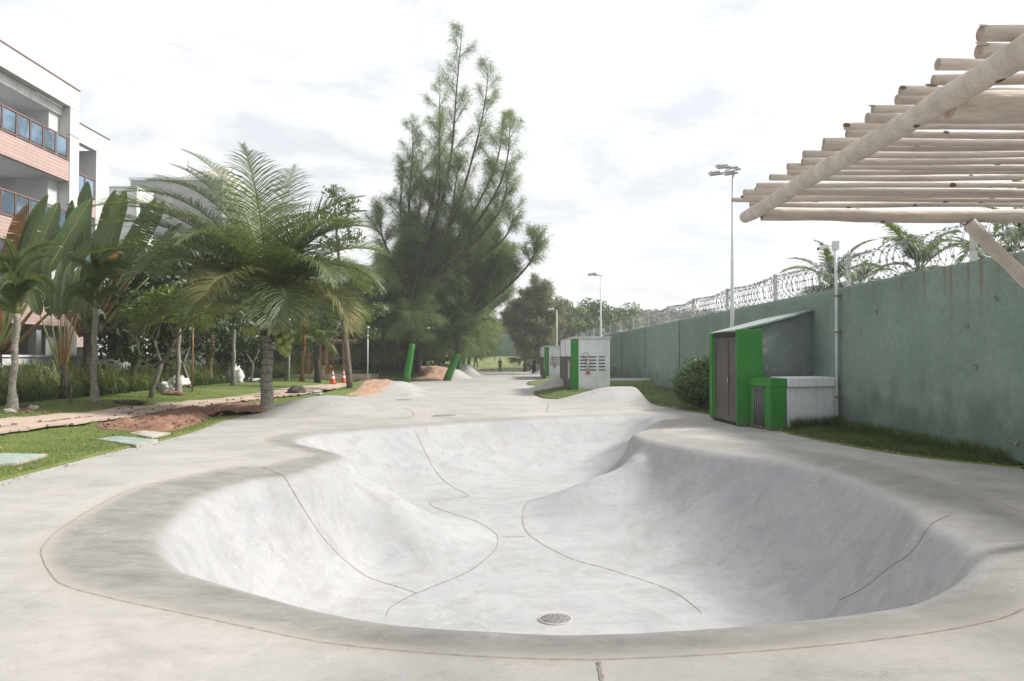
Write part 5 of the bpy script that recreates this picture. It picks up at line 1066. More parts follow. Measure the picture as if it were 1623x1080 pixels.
# ================================================================ CASUARINAS
def casuarina(name, loc, H, leaders, spread, ntri, needle, label, mleaf='casu', seed=0, green=None, lean=(0, 0), lowest=.22, nb=46, droop=.5, wdt=.035, skirt=0, trunk_r=.32):
    r_ = random.Random(seed); g_ = np.random.default_rng(seed); e = empty(name, loc, label, 'tree', 'casuarina trees'); q = MB(); segs = []; gm_ = None
    if green:
        gq = MB(); k = 5; tp_ = Vector(green); gq.tube([tp_*(i/k)+Vector((0, 0, -.1 if i == 0 else 0)) for i in range(k+1)], [trunk_r*.88-(trunk_r*.22)*i/k for i in range(k+1)], 12); gq.build('painted_trunk_base', M['green'], e)
        st = tp_; 
    else: st = Vector((lean[0]*.12, lean[1]*.12, H*.12)); q.tube([(0, 0, -.1), st*.5, st], [trunk_r*1.1, trunk_r, trunk_r*.85], 10)
    fork = st+Vector((lean[0]*.1, 0, H*.14)); q.tube([st*.98, st.lerp(fork, .5), fork], [trunk_r*.64, trunk_r*.58, trunk_r*.5], 9)
    for (dx, dy, hh) in leaders:
        tip = Vector((dx, dy, hh)); n_ = 16; pts = []
        for i in range(n_+1):
            t = i/n_; p = fork.lerp(tip, t); p.x += (dx-fork.x)*.25*math.sin(math.pi*t)+.12*math.sin(t*9+dx); p.y += .1*math.sin(t*7+dy); pts.append(p)
        q.tube(pts, [trunk_r*.42*(1-t_/n_)**.8+.012 for t_ in range(n_+1)], 7)
        for k in range(nb):
            t = .04+.95*(k+r_.random())/nb; f = t*n_; j = min(int(f), n_-1); p = pts[j].lerp(pts[j+1], f-j); a = r_.uniform(0, 6.28); bl_ = spread*(1-t)**.5*r_.uniform(.45, 1.3)+.7
            d = Vector((math.cos(a), math.sin(a), r_.uniform(.7, 1.5))).normalized(); bp_ = [p]; m_ = 7
            for i in range(m_): d = (d+Vector((r_.uniform(-.13, .13), r_.uniform(-.13, .13), .11-.04*i))).normalized(); bp_.append(bp_[-1]+d*bl_/m_)
            q.tube(bp_, [max(.010, bl_*.016*(1-i/m_)) for i in range(m_+1)], 4, cap=False)
            for i in range(1, m_):
                segs.append((bp_[i], bp_[i+1], 1.0*bl_/m_))
                for _ in range(2):
                    if r_.random() < .9:
                        dd_ = (d+Vector((r_.uniform(-.9, .9), r_.uniform(-.9, .9), r_.uniform(-.1, .6)))).normalized(); tl = r_.uniform(.4, .8)*bl_*(1-i/m_*.55); q1 = bp_[i]+dd_*tl*.5; q2 = q1+(dd_+Vector((0, 0, -.05))).normalized()*tl*.5
                        q.tube([bp_[i], q1, q2], [.012, .009, .004], 3, cap=False); segs.append((bp_[i].lerp(q1, .4), q1, tl*.45)); segs.append((q1, q2, tl*.7))
    if skirt:   # low hanging branches round the foot of the crown
        for k in range(skirt):
            a = r_.uniform(0, 6.28); z0_ = H*r_.uniform(.12, .42); p = Vector((st.x*.8, st.y*.8, z0_)); d = Vector((math.cos(a), math.sin(a), r_.uniform(.2, .6))).normalized(); bl_ = spread*r_.uniform(.6, 1.25); bp_ = [p]
            for i in range(6): d = (d+Vector((r_.uniform(-.1, .1), r_.uniform(-.1, .1), -.09))).normalized(); bp_.append(bp_[-1]+d*bl_/6)
            q.tube(bp_, [max(.012, .05*(1-i/6)) for i in range(7)], 4, cap=False)
            for i in range(1, 6):
                segs.append((bp_[i], bp_[i+1], bl_/3))
                for _ in range(3):
                    dd_ = (d+Vector((r_.uniform(-1, 1), r_.uniform(-1, 1), r_.uniform(-.6, .5)))).normalized(); q2 = bp_[i]+dd_*bl_*.3; segs.append((bp_[i], q2, bl_*.4))
    q.build('branches', M['bark_dark'], e)
    A = np.array([tuple(s[0]) for s in segs]); B = np.array([tuple(s[1]) for s in segs]); wq = np.array([s[2] for s in segs])**.8; idx = g_.choice(len(A), ntri, p=wq/wq.sum()); t = g_.random(ntri)[:, None]
    p = A[idx]*(1-t)+B[idx]*t+g_.normal(size=(ntri, 3))*.13; sdir = B[idx]-A[idx]; sdir /= np.linalg.norm(sdir, axis=1)[:, None]+1e-9
    d = sdir*.55+g_.normal(size=(ntri, 3))*.42+np.array([0, 0, -droop*.35]); d /= np.linalg.norm(d, axis=1)[:, None]; ln = needle*(.5+g_.random(ntri))[:, None]
    sag = np.array([0, 0, -droop])*ln*.55; sd_ = np.cross(d, g_.normal(size=(ntri, 3))); sd_ /= np.linalg.norm(sd_, axis=1)[:, None]
    tris('crown', np.stack([p-sd_*wdt/2, p+sd_*wdt/2, p+d*ln+sag], 1), M[mleaf], e)
    return e
cz = gl(643, 606); 
def rel(px, py, dy=0): v = P(px, py, cz.y+dy)-cz; return (v.x, dy, v.z)
casuarina('casuarina_tree', cz, 26, [rel(732, 38), rel(772, 100, 1), rel(812, 190, -1), rel(652, 195, 1.5), rel(700, 200, -2), rel(604, 335, 1), rel(818, 330, 1), rel(668, 250, 3), rel(700, 135, 2), rel(798, 175, 2), rel(808, 265, -1), rel(728, 250, -2), rel(636, 255, 2)], 2.2, 135000, .42, 'tallest casuarina with a leaning green painted trunk base rising in the middle', seed=3, green=rel(654, 545), nb=28, wdt=.020, skirt=40)
cz2 = gl(708, 603); cz = cz2
casuarina('casuarina_tree', cz2, 18, [rel(790, 345), rel(852, 372), rel(745, 370), rel(800, 400, 2), rel(700, 400)], 2.3, 58000, .5, 'second casuarina with bent green painted trunk reaching right over the deck', seed=5, green=rel(726, 560), nb=30, wdt=.030, skirt=44, trunk_r=.36)
for i, (px, py, tx, H_, lab, sd_) in enumerate(((724, 592, 733, 16, 'third casuarina with straight green painted trunk behind the second', 12), (731, 590, 739, 17, 'fourth casuarina with thin green painted trunk farther along the row', 13), (741, 588, 745, 15, 'fifth and last casuarina with green painted trunk in the row', 14))):
    Yc = (74, 80, 88)[i]; X_ = (px-811)/1200*Yc; cz = Vector((X_, Yc, .1)); casuarina('casuarina_tree', cz, H_, [(2, 0, H_), (-2, 2, H_*.85), (4.5, 0, H_*.75), (0, -2, H_*.8)], 3.2, 26000, .6, lab, seed=sd_, green=((tx-px)/1200*Yc, 0, 3.0), nb=26, wdt=.07, skirt=34, trunk_r=.25)
for i, (px, Yc, H_, lab, mt) in enumerate(((600, 62, 9.5, 'low spreading casuarina behind the traffic cones and slender tree', 'casu'), (672, 72, 11.5, 'dense casuarina behind the hedge left of the painted trunks', 'casu'), (846, 84, 10.2, 'upright feathery casuarina at the far right of the plaza', 'casu_far'), (832, 92, 9.5, 'brownish casuarina at the end of the far right row', 'casu_brown'), (856, 100, 8, 'brownish casuarina beyond the farthest kiosk', 'casu_brown'))):
    q_ = 1 if px < 700 else .6; cz = Vector(((px-811)/1200*Yc, Yc, .2)); casuarina('casuarina_tree', cz, H_, [(.5*q_, 0, H_), (-2*q_, 1, H_*.85), (2.4*q_, 0, H_*.92), (1.2*q_, -1, H_*.96), (-3.2*q_, 0, H_*.7), (3.6*q_, 1, H_*.7)], 2.6*q_**.6, 30000, .55, lab, mleaf=mt, seed=30+i, nb=24, wdt=.07, skirt=30 if i not in (3, 4) else 10, trunk_r=.2)
# ================================================================ OTHER TREES
sb_ = gl(555, 620)
def relc(px, py, r, dy=0, b=None): v = P(px, py, b.y+dy)-b; return (v.x, dy, v.z, r[0], r[0], r[1])
def slender():
    e = empty('slender_tree', sb_, 'slender tree with pale leaning trunk and drooping dark leaf tiers near the cones', 'tree')
    q = MB(); pts = [P(x, y, sb_.y)-sb_ for x, y in ((555, 622), (552, 580), (547, 530), (543, 480), (540, 440), (536, 400), (532, 350), (530, 310))]
    q.tube(pts, [.17, .145, .13, .115, .10, .075, .05, .03], 10); q.build('trunk', M['bark'], e)
    cl = [(528, 305, (.7, .4)), (550, 325, (.8, .5)), (515, 335, (.5, .4)), (540, 350, (1.0, .5)), (555, 375, (.8, .5)), (525, 385, (.9, .5)), (575, 430, (.9, .4)), (590, 460, (.8, .4)), (600, 490, (.7, .4)), (560, 450, (.8, .45)), (500, 470, (.7, .4)), (575, 500, (.8, .4)), (520, 500, (.7, .4)), (590, 530, (.6, .35)), (507, 540, (.5, .3))]
    c = [relc(x, y, r, random.uniform(-.8, .8), sb_) for x, y, r in cl]; q = MB()
    for k in c:
        b_ = Vector(k[:3]); z_ = b_.z-.5; f = min(pts, key=lambda p_: abs(p_.z-z_)); q.tube([f, f.lerp(b_, .5)+Vector((0, 0, .15)), b_], [.05, .03, .012], 6)
    q.build('branches', M['bark'], e)
    cc = np.array(c)[:, :3]; rr = np.array(c)[:, 3:]
    tris('crown', leafcloud(cc, rr, 2600, .085, 2.8, .2, .6, .3), M['broad'], e, per=4)
slender()
bgt = [(215, 33.5, 5.6, 2.2, 'broad_dark', 'dark leafy tree in front of the low white block'), (262, 36, 6.6, 2.6, 'broad_dark', 'dark round tree left behind the coconut palm'), (330, 43, 6.3, 2.6, 'broad_dark', 'dark tree directly behind the frangipani row'), (395, 46, 5.4, 2.5, 'broad_dark', 'shrubby dark tree behind the twin-stemmed frangipani'),
       (455, 50, 7.5, 2.9, 'broad', 'mid-green tree right behind the coconut trunk'), (505, 67, 8.0, 2.6, 'broad_yel', 'light green tree above the wooden gazebo'), (560, 68, 7.5, 2.6, 'broad', 'rounded tree behind the slender leaning trunk'), (610, 69, 7.2, 2.8, 'broad_dark', 'dark tree between gazebo and tallest casuarina'),
       (665, 64, 5.2, 2.4, 'broad', 'small round tree right of the first green trunk'), (695, 70, 6.0, 2.7, 'broad', 'bushy tree behind the far sand heap'), (150, 44, 7.0, 2.8, 'broad_dark', "dark tree behind the large traveller's palm"), (300, 62, 8, 3.2, 'broad', 'tree rising beside the grey house wall'),
       (540, 70, 9.5, 3.0, 'broad', 'taller tree in front of the far apartment block'), (470, 68, 8.6, 3.2, 'broad_dark', 'tall dark tree at the back behind the coconut fronds'), (715, 100, 7, 3.2, 'broad_dark', 'dark tree behind the far painted trunks'), (740, 112, 7.5, 3.5, 'broad', 'distant tree at the left end of the teal end wall')]
for i, (px, Y, h, r, mt, lab) in enumerate(bgt):
    X_ = (px-811)/1200*Y; tree('broadleaf_tree', (X_, Y, .35), h, crownclumps(r, r, h*.28, h, 26, r*.42, i), 5200, .13 if Y < 60 else .17, mt, 'bark', lab, group='leafy trees along the garden', trunk=(.13, .08))
for i, (px, py, Y, lab) in enumerate(((332, 600, 41, 'reddish thin trunk of a young tree behind the frangipanis'), (478, 598, 47, 'reddish thin leaning tree right of the coconut palm'))):
    b = P(px, py, Y); b.z = .42; tree('young_tree', b, 6.4, crownclumps(1.3, 1.3, 3.6, 6.4, 10, .6, 50+i), 1500, .12, 'broad_yel', 'petiole_red', lab, group='young trees', trunk=(.13, .09), lean=(.4, 0))
# short dark stemmed palm near the gazebo
b = gl(503, 607); e = empty('fan_palm', b, 'short palm with dark rough trunk left of the traffic cones', 'palm tree'); q = MB(); q.tube([(0, 0, -.05), (0, 0, 1), (-.1, 0, 2.5)], [.22, .19, .2], 10); q.build('trunk', M['bark_dark'], e)
for i in range(14): o = link(bpy.data.objects.new('frond', fm[i % 5]), e); o.location = (-.1, 0, 2.5); o.scale = (.6, .6, .6); o.rotation_euler = (0, 0, i*2.4)
# round bush by the kiosk
bb_ = Vector((6.75, 27.0, .1)); e = empty('round_bush', bb_, 'dense round green bush between the near kiosk and the wall', 'bush')
cl = crownclumps(1.0, 1.0, .45, 1.5, 26, .42, 77)+[(0, 0, .8, 1.0, 1.0, .75)]*2
q = MB(); 
for i in range(9): a = i*.7; q.tube([(0, 0, 0), (.3*math.cos(a), .3*math.sin(a), .5), (.75*math.cos(a), .75*math.sin(a), 1.2)], [.04, .03, .01], 5)
q.build('stems', M['bark_dark'], e); cc = np.array(cl); tris('crown', leafcloud(cc[:, :3], cc[:, 3:], 9000, .05, 2.0, .4, .6, .75), M['bush'], e, per=4)
b = Vector((5.5, 45.5, .1)); e = empty('dry_shrub', b, 'brownish dry shrub beside the middle kiosk and wall', 'shrub'); cl = np.array(crownclumps(.7, .8, .3, 2.0, 12, .4, 9)); q = MB()
for i in range(9): a = i*.7; q.tube([(0, 0, 0), (.2*math.cos(a), .2*math.sin(a), .7), (.5*math.cos(a), .5*math.sin(a), 1.8)], [.03, .02, .01], 5)
q.build('stems', M['bark_dark'], e); tris('foliage', leafcloud(cl[:, :3]+np.array([0, 0, 0]), cl[:, 3:], 1500, .06, 2.2, .2, .6, .2), M['casu_brown'], e, per=4)
# ================================================================ LOW PLANTING (countless blades)
def blades(n, xf, yf, zf_, L_, W_, lean, m, name, segs_=3, clump=None, label=None):
    g_ = np.random.default_rng(len(name)+n); 
    if clump: nc = n//clump; cx = g_.random(nc); cy = g_.random(nc); ii = g_.integers(0, nc, n); x0, y0 = xf(cx[ii], cy[ii]), yf(cx[ii], cy[ii])
    else: a_, b_ = g_.random(n), g_.random(n); x0, y0 = xf(a_, b_), yf(a_, b_); ii = None
    x0 = x0+g_.normal(size=n)*.05*(1 if clump else 0); y0 = y0+g_.normal(size=n)*.05*(1 if clump else 0)
    z0 = zf_(x0, y0); az = g_.random(n)*6.283; ln = L_*(.55+.7*g_.random(n)); le = lean*(.3+g_.random(n)); d = np.stack([np.cos(az), np.sin(az), 0*az], 1); s = np.stack([-np.sin(az), np.cos(az), 0*az], 1)*W_/2
    out_ = []; P0 = np.stack([x0, y0, z0-.01], 1); ang = np.pi/2-le*.3; w0 = 1.0
    for k in range(segs_):
        P1 = P0+(d*np.cos(ang)[:, None]+np.array([0, 0, 1])*np.sin(ang)[:, None])*(ln/segs_)[:, None]; w1 = 1-.85*((k+1)/segs_)**1.6
        out_.append(np.stack([P0-s*w0, P0+s*w0, P1+s*w1, P1-s*w1], 1)); P0 = P1; w0 = w1; ang = ang-le*.75
    o = tris(name, np.concatenate(out_), m, kind='stuff', per=4); tag(o, label, name.replace('_', ' ')); return o
hx0 = lambda a, b: -15.3-2.9*a-(12+b**1.25*60)*.02
hy0 = lambda a, b: 12+b**1.25*60
blades(26000, hx0, hy0, zl, 1.4, .036, 1.1, M['strap'], 'strap_leaf_border', 3, 34, 'long border of arching strap-leaf plants along the apartments')
blades(5000, lambda a, b: -15.0-.7*a-(16+b*30)*.02, lambda a, b: 16+b*30, zl, .55, .02, .9, M['blade_dark'], 'tall_grass', 3, 20, 'ragged taller grass at the foot of the strap-leaf border')
blades(70000, lambda a, b: BL(11+b**1.6*22)-a*6.4-.02, lambda a, b: 11+b**1.6*22, zl, .055, .007, .8, M['blade'], 'grass_blades', 1, None, 'short green lawn grass left of the skate deck')
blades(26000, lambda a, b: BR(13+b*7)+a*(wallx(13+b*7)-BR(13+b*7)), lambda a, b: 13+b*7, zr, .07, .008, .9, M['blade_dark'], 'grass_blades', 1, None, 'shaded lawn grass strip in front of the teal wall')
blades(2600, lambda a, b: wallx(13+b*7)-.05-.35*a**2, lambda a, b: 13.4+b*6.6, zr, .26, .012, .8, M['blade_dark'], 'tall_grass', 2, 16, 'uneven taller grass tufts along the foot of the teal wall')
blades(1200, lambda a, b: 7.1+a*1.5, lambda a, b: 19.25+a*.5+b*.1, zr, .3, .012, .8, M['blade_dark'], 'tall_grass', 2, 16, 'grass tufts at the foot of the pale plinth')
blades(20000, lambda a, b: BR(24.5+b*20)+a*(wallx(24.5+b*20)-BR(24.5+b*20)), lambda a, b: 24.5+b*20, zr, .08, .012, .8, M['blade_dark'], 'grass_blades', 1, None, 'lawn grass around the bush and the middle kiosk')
# fallen leaves and crumbs of soil
def litter(n, xf, yf, zf_, size, m, name, label):
    g_ = np.random.default_rng(n); a, b = g_.random(n), g_.random(n); x, y = xf(a, b), yf(a, b); p = np.stack([x, y, zf_(x, y)+.02], 1); th = g_.random(n)*6.28; s_ = size*(.4+g_.random(n))[:, None]
    u_ = np.stack([np.cos(th), np.sin(th), g_.normal(size=n)*.25], 1)*s_; v_ = np.stack([-np.sin(th), np.cos(th), g_.normal(size=n)*.25], 1)*s_*.5
    o = tris(name, np.stack([p-u_, p-v_, p+u_, p+v_+np.array([0, 0, .01])], 1), m, kind='stuff', per=4); tag(o, label, 'litter')
litter(1500, lambda a, b: BL(11+b*30)-a**1.3*7, lambda a, b: 11+b*30, zl, .035, M['gazebo'], 'leaf_litter', 'brown fallen leaves scattered over the left lawn and path')
litter(500, lambda a, b: BL(11+b*28)+.5*np.abs(a-.2)**2, lambda a, b: 11+b*28, lambda x, y: zc(x, y)-.012, .02, M['soil'], 'soil_crumbs', 'crumbs of soil spilled along the left edge of the deck')
litter(500, lambda a, b: BR(13+b*9)+a**2*1.2-.25, lambda a, b: 13+b*9, lambda x, y: zr(x, y)+.01, .025, M['gazebo'], 'leaf_litter', 'fallen leaves along the grass strip before the teal wall')
# clipped hedges
def hedge(x0, x1, y0, y1, z0, z1, n, m, label, size=.07, core='strap'):
    e = empty('clipped_hedge', ((x0+x1)/2, (y0+y1)/2, z0), label, 'hedge', 'clipped hedges'); hx__, hy__, hz__ = (x1-x0)/2, (y1-y0)/2, z1-z0
    g_ = np.random.default_rng(n); f = g_.choice(3, n, p=[.35, .4, .25]); u_, v_ = g_.random(n)*2-1, g_.random(n); s1 = np.where(g_.random(n) < .5, -1, 1); dep = g_.normal(size=n)*.05
    p = np.zeros((n, 3)); p[f == 0] = np.stack([u_*hx__, s1*hy__+dep, v_*hz__], 1)[f == 0]; p[f == 1] = np.stack([s1*hx__+dep, u_*hy__, v_*hz__], 1)[f == 1]; p[f == 2] = np.stack([u_*hx__, (v_*2-1)*hy__, hz__+dep], 1)[f == 2]
    p[:, 2] += .08*vnoise(p[:, 0]+50, p[:, 1]+50, .8)
    a_ = g_.normal(size=(n, 3)); a_ /= np.linalg.norm(a_, axis=1)[:, None]; b_ = np.cross(a_, g_.normal(size=(n, 3))); b_ /= np.linalg.norm(b_, axis=1)[:, None]; s = size*(.6+.8*g_.random(n))[:, None]
    tris('foliage', np.stack([p-a_*s, p-b_*s*.5, p+a_*s, p+b_*s*.5], 1), M[m], e, per=4)
    q = MB(); q.box(-hx__+.06, hx__-.06, -hy__+.06, hy__-.06, 0, hz__-.06); q.build('twigs', M['bark_dark'], e)
hedge(-19.3, -18.2, 14, 34, .4, 1.5, 9000, 'bush', 'long clipped hedge under the apartment balconies')
hedge(-18.0, -16.8, 56, 60, .4, 2.4, 3000, 'broad_dark', 'dark clipped hedge left of the gazebo behind the coconut trunk')
hedge(-14.2, -8.7, 64.5, 66, .35, 2.5, 4500, 'broad_dark', 'dark clipped hedge behind the first painted trunk')
hedge(-8.6, -7.9, 64.4, 66, .35, 2.6, 900, 'petiole_red', 'reddish end section of the hedge beside the painted trunk')
# ================================================================ HILL CANOPY
nT = 900; hx2 = rng.uniform(-40, 150, nT); hy2 = rng.uniform(128, 300, nT); hz2 = hillz(hx2, hy2)
cc = np.stack([hx2, hy2, hz2+1.5], 1); r0 = rng.uniform(1.6, 4.6, nT); rr = np.stack([r0, r0, r0*.75], 1)
o = tris('hill_canopy', leafcloud(cc, rr, 150000, .55, 1.5, .5, .6, .8), M['hill_leaf'], kind='stuff', per=4); tag(o, 'mixed green treetops covering the hill behind the wall', 'woodland')
for i, (px, py, Y, r, mt, lab) in enumerate(((905, 528, 118, 4.5, 'broad_yel', 'yellow-green tree at the foot of the hill above the farthest kiosk'), (940, 515, 122, 4.5, 'bush', 'bright green tree on the hill behind the lamp post'), (878, 505, 128, 4, 'broad_yel', 'pale green tree on the hill right of the brown casuarinas'), (985, 522, 124, 4.5, 'broad_yel', 'pale tree on the hill just left of the razor wire'))):
    p = P(px, py, Y); tree('hill_tree', (p.x, Y, 0), p.z+r*.6, crownclumps(r, r, p.z-r*.9, p.z+r*.7, 22, r*.4, 90+i), 5000, .28, mt, 'bark', lab, group='trees at the foot of the hill', trunk=(.2, .12), aspect=1.6)
# ================================================================ GAZEBO, CONES, SACKS, SMALL LAMPS
gz_ = Vector(((522-811)/1200*58, 58, .4)); gzb = empty('garden_gazebo', gz_, 'small brown timber gazebo with stone steps behind the cones', 'gazebo')
for dx in (-1.6, -.7, -.25, 1.1):
    for dy in (0, 2.4): q = MB(); q.box(dx-.1, dx+.1, dy-.1, dy+.1, 0, 2.55); q.build('post', M['gazebo'], gzb)
for dy in (-.1, 2.4): q = MB(); q.box(-2.4, 2.0, dy, dy+.14, 2.56, 2.72); q.build('beam', M['gazebo'], gzb)
for i in range(11): q = MB(); x = -2.3+i*.42; q.box(x, x+.1, -.6, 3.0, 2.725, 2.84); q.build('rafter', M['gazebo'], gzb)
for z in (.6, 1.2, 1.8): q = MB(); q.box(-.6, -.34, -.05, .05, z, z+.1); q.build('rung', M['gazebo'], gzb)
for k, (z0, z1, yo) in enumerate(((-.2, .0, -2.2), (0, .15, -1.6))): q = MB(); q.box(-3.0, 3.2, yo, 3.2, z0, z1-.001); q.build('step', M['paver'], gzb)
cones = []
def cone(px, py, lab):
    b = gl(px, py); e = empty('traffic_cone', b, lab, 'traffic cone', 'traffic cones by the path'); s = 1.16
    q = MB(); q.box(-.2*s, .2*s, -.2*s, .2*s, .0, .035*s); q.build('base', M['cone'], e, bevel=.006)
    for a, b_, mm, nm in ((.035, .27, 'cone', 'body'), (.27, .42, 'cone_white', 'reflective_band'), (.42, .52, 'cone', 'body'), (.52, .64, 'cone_white', 'reflective_band'), (.64, .75, 'cone', 'body')):
        rf_ = lambda z: (.155-.13*(z-.035)/.715)*s; q = MB(); pr = [(rf_(a), a*s), (rf_(b_), b_*s)]
        if b_ == .75: pr += [(.001, b_*s)]
        q.lathe(pr, n=16); q.build(nm, M[mm], e)
cone(527.5, 608.5, 'orange and white traffic cone, the nearer left one beside the path'); cone(544.5, 606.8, 'orange and white traffic cone beside the slender tree trunk')
def sack(px, py, r, lab, seed, n=1):
    b = gl(px, py); e = empty('white_sack', b, lab, 'sack', 'white sacks on the lawn')
    for k in range(n):
        q = MB(); q.blob((.35*k-(.0 if n == 1 else .2), .1*k, r[2]*.55+(.25 if k == 1 and n > 1 else 0)), (r[0]*(1-.15*k), r[1], r[2]*(1-.2*k)), seed+k, .75, 18, 12, zmin=-.01, freq=2.7); q.build('bag', M['sack'], e)
sack(275, 622, (.42, .3, .3), 'white sack pile with folded bag on top beside the frangipani trunk', 1, 2); sack(338, 607, (.75, .35, .34), 'wide crumpled white sack behind the red soil', 4); sack(373, 607, (.42, .3, .62), 'upright pointed white sack beside the slim straight palm', 7); sack(399, 605, (.45, .3, .14), 'flat white sack lying by the twin-stemmed frangipani', 9)
def pathlamp(px, pyt, Y, lab, mush=True):
    p = P(px, pyt, Y); e = empty('garden_lamp', (p.x, Y, .42), lab, 'garden lamp', 'white garden lamps'); h = p.z-.42
    q = MB(); q.tube([(0, 0, 0), (0, 0, h)], .04, 8); q.build('pole', M['gazebo' if mush else 'pole'], e); q = MB(); q.lathe([(.001, .14), (.2, .1), (.34, .02), (.32, 0), (.001, -.02)] if mush else [(.001, .1), (.12, .08), (.12, 0), (.001, -.01)], (0, 0, h), 16); q.build('lamp_head', M['cone_white'], e)
pathlamp(306, 484, 33, 'mushroom headed garden lamp left of the coconut palm'); pathlamp(459, 500, 44, 'thin white garden pole lamp right of the coconut trunk', False); pathlamp(455, 494, 62, 'distant mushroom garden lamp behind the coconuts'); pathlamp(583, 520, 50, 'small garden lamp between slender tree and tall casuarina', False)
# ================================================================ PEOPLE
def person(loc, joints, label, shirt, trousers, skin='skin', s=1.0, rz=0):
    """joints: dict name -> (x,y,z,r); one continuous skinned body, clothes as slightly larger shells"""
    e = empty('person', loc, label, 'person', rz=rz)
    def skinmesh(name, names, edges, m, grow=0, sub=1):
        me = bpy.data.meshes.new(name); me.from_pydata([joints[n_][:3] for n_ in names], [(names.index(a), names.index(b)) for a, b in edges], []); me.materials.append(M[m]); o = link(bpy.data.objects.new(name, me), e); o.modifiers.new('skin', 'SKIN')
        for i, n_ in enumerate(names): sv = me.skin_vertices[0].data[i]; sv.radius = (joints[n_][3]+grow, joints[n_][3]*(.8 if n_ in ('chest', 'belly', 'pelvis') else 1)+grow); sv.use_root = (i == 0)
        o.modifiers.new('sub', 'SUBSURF').levels = sub; o.modifiers['sub'].render_levels = sub; return o
    allE = [('pelvis', 'belly'), ('belly', 'chest'), ('chest', 'neck'), ('neck', 'jaw'), ('jaw', 'head')]
    for k in 'lr': allE += [('pelvis', 'hip'+k), ('hip'+k, 'knee'+k), ('knee'+k, 'ankle'+k), ('ankle'+k, 'toe'+k), ('chest', 'sh'+k), ('sh'+k, 'elbow'+k), ('elbow'+k, 'wrist'+k), ('wrist'+k, 'hand'+k)]
    skinmesh('body', list(joints), allE, skin)
    skinmesh('shirt', ['chest', 'belly', 'pelvis', 'shl', 'elbowl', 'shr', 'elbowr'], [('chest', 'belly'), ('belly', 'pelvis'), ('chest', 'shl'), ('shl', 'elbowl'), ('chest', 'shr'), ('shr', 'elbowr')], shirt, .022)
    skinmesh('trousers', ['pelvis', 'hipl', 'kneel', 'anklel', 'hipr', 'kneer', 'ankler'], [('pelvis', 'hipl'), ('hipl', 'kneel'), ('kneel', 'anklel'), ('pelvis', 'hipr'), ('hipr', 'kneer'), ('kneer', 'ankler')], trousers, .018)
    h = Vector(joints['head'][:3]); q = MB(); q.blob(h+Vector((0, .015, .03)), (.1, .11, .10), 3, .1, 12, 8); q.build('hair', M['bark_dark'], e)
    q = MB(); f_ = h+Vector((0, -.1, -.03)); q.blob(f_, (.018, .025, .025), 1, .05, 6, 5); q.build('nose', M[skin], e); return e
def J(armx=.25, lean=0, step=.1, bend=0):
    d = {'pelvis': (0, 0, .95, .13), 'belly': (0, -lean*.3, 1.12, .12), 'chest': (0, -lean*.7, 1.36, .14), 'neck': (0, -lean, 1.5, .055), 'jaw': (0, -lean*1.05, 1.57, .065), 'head': (0, -lean*1.1, 1.66, .09)}
    for k, s in (('l', -1), ('r', 1)):
        d['hip'+k] = (s*.1, 0, .88, .09); d['knee'+k] = (s*(.11+step*.4), -bend, .50, .06); d['ankle'+k] = (s*(.11+step), 0, .09, .042); d['toe'+k] = (s*(.12+step), -.16, .035, .035)
        d['sh'+k] = (s*.18, -lean*.75, 1.42, .055); d['elbow'+k] = (s*(.2+armx*.4), -lean*.7-.02, 1.15, .042); d['wrist'+k] = (s*(.2+armx*.7), -lean*.8-.12, .92, .03); d['hand'+k] = (s*(.2+armx*.75), -lean*.8-.15, .83, .034)
    return d
def gp(px, py, Y): p = P(px, py, Y); return p
sk = G(753.5, 593, .05); zg = float(zc(sk.x, sk.y)); 
board = empty('skateboard', (sk.x, sk.y, zg), 'skateboard under the distant skater', 'skateboard'); q = MB(); q.prism([(-.1, -.3), (.1, -.3), (.1, .3), (-.1, .3)], .085, .1); q.prism([(-.1, .3), (.1, .3), (.06, .41), (-.06, .41)], .086, .1, ztop=None); q.prism([(-.06, -.41), (.06, -.41), (.1, -.3), (-.1, -.3)], .086, .1); q.build('deck', M['dark'], board, bevel=.004)
for sy in (-.22, .22):
    q = MB(); q.tube([(-.11, sy, .03), (.11, sy, .03)], .012, 6); q.box(-.03, .03, sy-.03, sy+.03, .04, .084); q.build('truck', M['metal'], board)
    for sx in (-.1, .1): q = MB(); q.tube([(sx-.018, sy, .028), (sx+.018, sy, .028)], .028, 10); q.build('wheel', M['cone_white'], board)
person((sk.x, sk.y, zg+.07), J(.5, .18, .1, .18), 'skater in dark top and pale shorts riding a board at the far ramp', 'cloth_dark', 'cloth_grey', rz=.5)
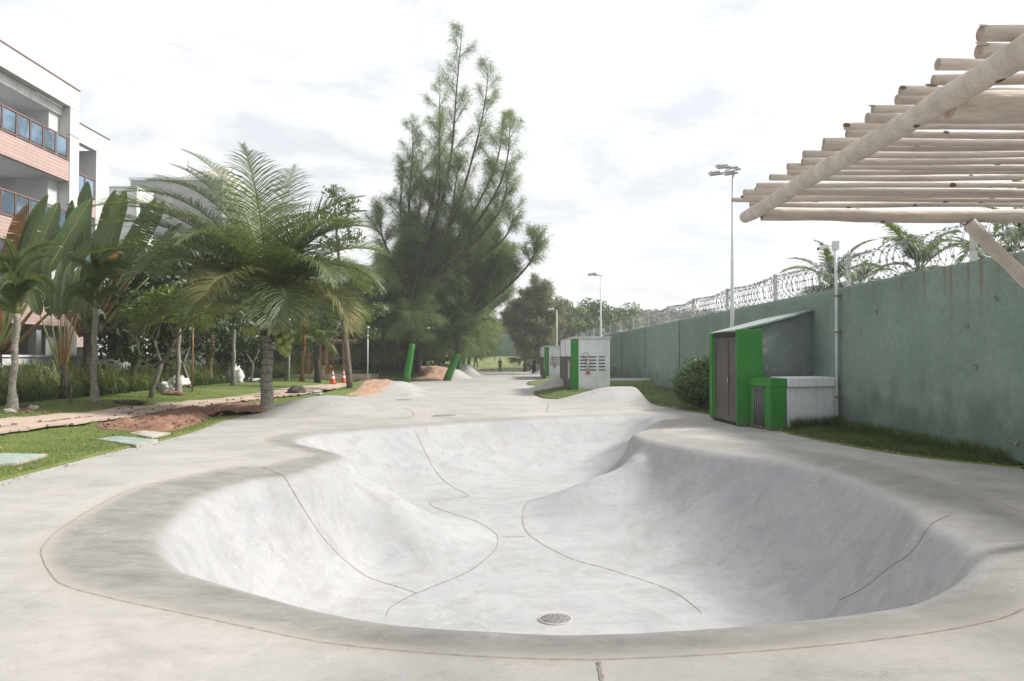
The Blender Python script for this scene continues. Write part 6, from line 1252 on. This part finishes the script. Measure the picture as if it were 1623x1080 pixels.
p2 = G(792.5, 590.5, .0); person((p2.x, p2.y, 0), J(.12, 0, .03, 0), 'standing person in dark clothes at the far end of the deck', 'cloth_dark', 'cloth_dark', rz=2.6)
for i, (px, lab, sh) in enumerate(((831, 'person in pale grey shirt sitting at the far right of the plaza', 'cloth_grey'), (836.5, 'person in dark shirt standing behind the seated pale one', 'cloth_dark'), (841, 'person in light blue-grey shirt beside the far curved ramp', 'cloth_grey'), (847, 'person in black half hidden at the far wall', 'cloth_dark'))):
    Yp = 96.2+.8*i; x = (px-811)/1200*Yp; person((x, Yp, -.05 if i else -.45), J(.15, .1*(i % 2), .05, .25 if i == 0 else 0), lab, sh, 'cloth_dark', rz=-.5+i*.6)
b = Vector(((820-811)/1200*97.2, 97.2, 0)); e = empty('metal_rail', b, 'low pale tubular rail at the end of the deck', 'rail'); q = MB(); q.tube([(-.5, 0, -.1), (-.5, 0, .75), (.6, 0, .75), (.6, 0, -.1)], .035, 6); q.build('tube', M['pole'], e)
b = Vector(((773-811)/1200*97.5, 97.5, -.05)); e = empty('low_bench', b, 'low flat pale slab bench at the far end left of the standing person', 'bench'); q = MB(); q.box(-.9, .9, -.25, .25, .3, .42); q.build('seat', M['slab'], e, bevel=.01)
for sx in (-.6, .6): q = MB(); q.box(sx-.1, sx+.1, -.2, .2, -.05, .298); q.build('leg', M['stone'], e)
hz = MB(); hz.box(-300, 400, -320, 500, -3, 34); hzm = bpy.data.materials.new('haze'); hzm.use_nodes = True; hn = hzm.node_tree.nodes; hn.remove(hn['Principled BSDF'])
pv = hn.new('ShaderNodeVolumePrincipled'); pv.inputs['Color'].default_value = (.93, .95, .97, 1); pv.inputs['Density'].default_value = .0010; pv.inputs['Anisotropy'].default_value = .35
hzm.node_tree.links.new(pv.outputs[0], hn['Material Output'].inputs['Volume']); hz.build('haze', hzm, kind='stuff')
S.render.engine = 'CYCLES'
try: S.cycles.max_bounces = 5; S.cycles.transparent_max_bounces = 4; S.cycles.diffuse_bounces = 3
except Exception: pass
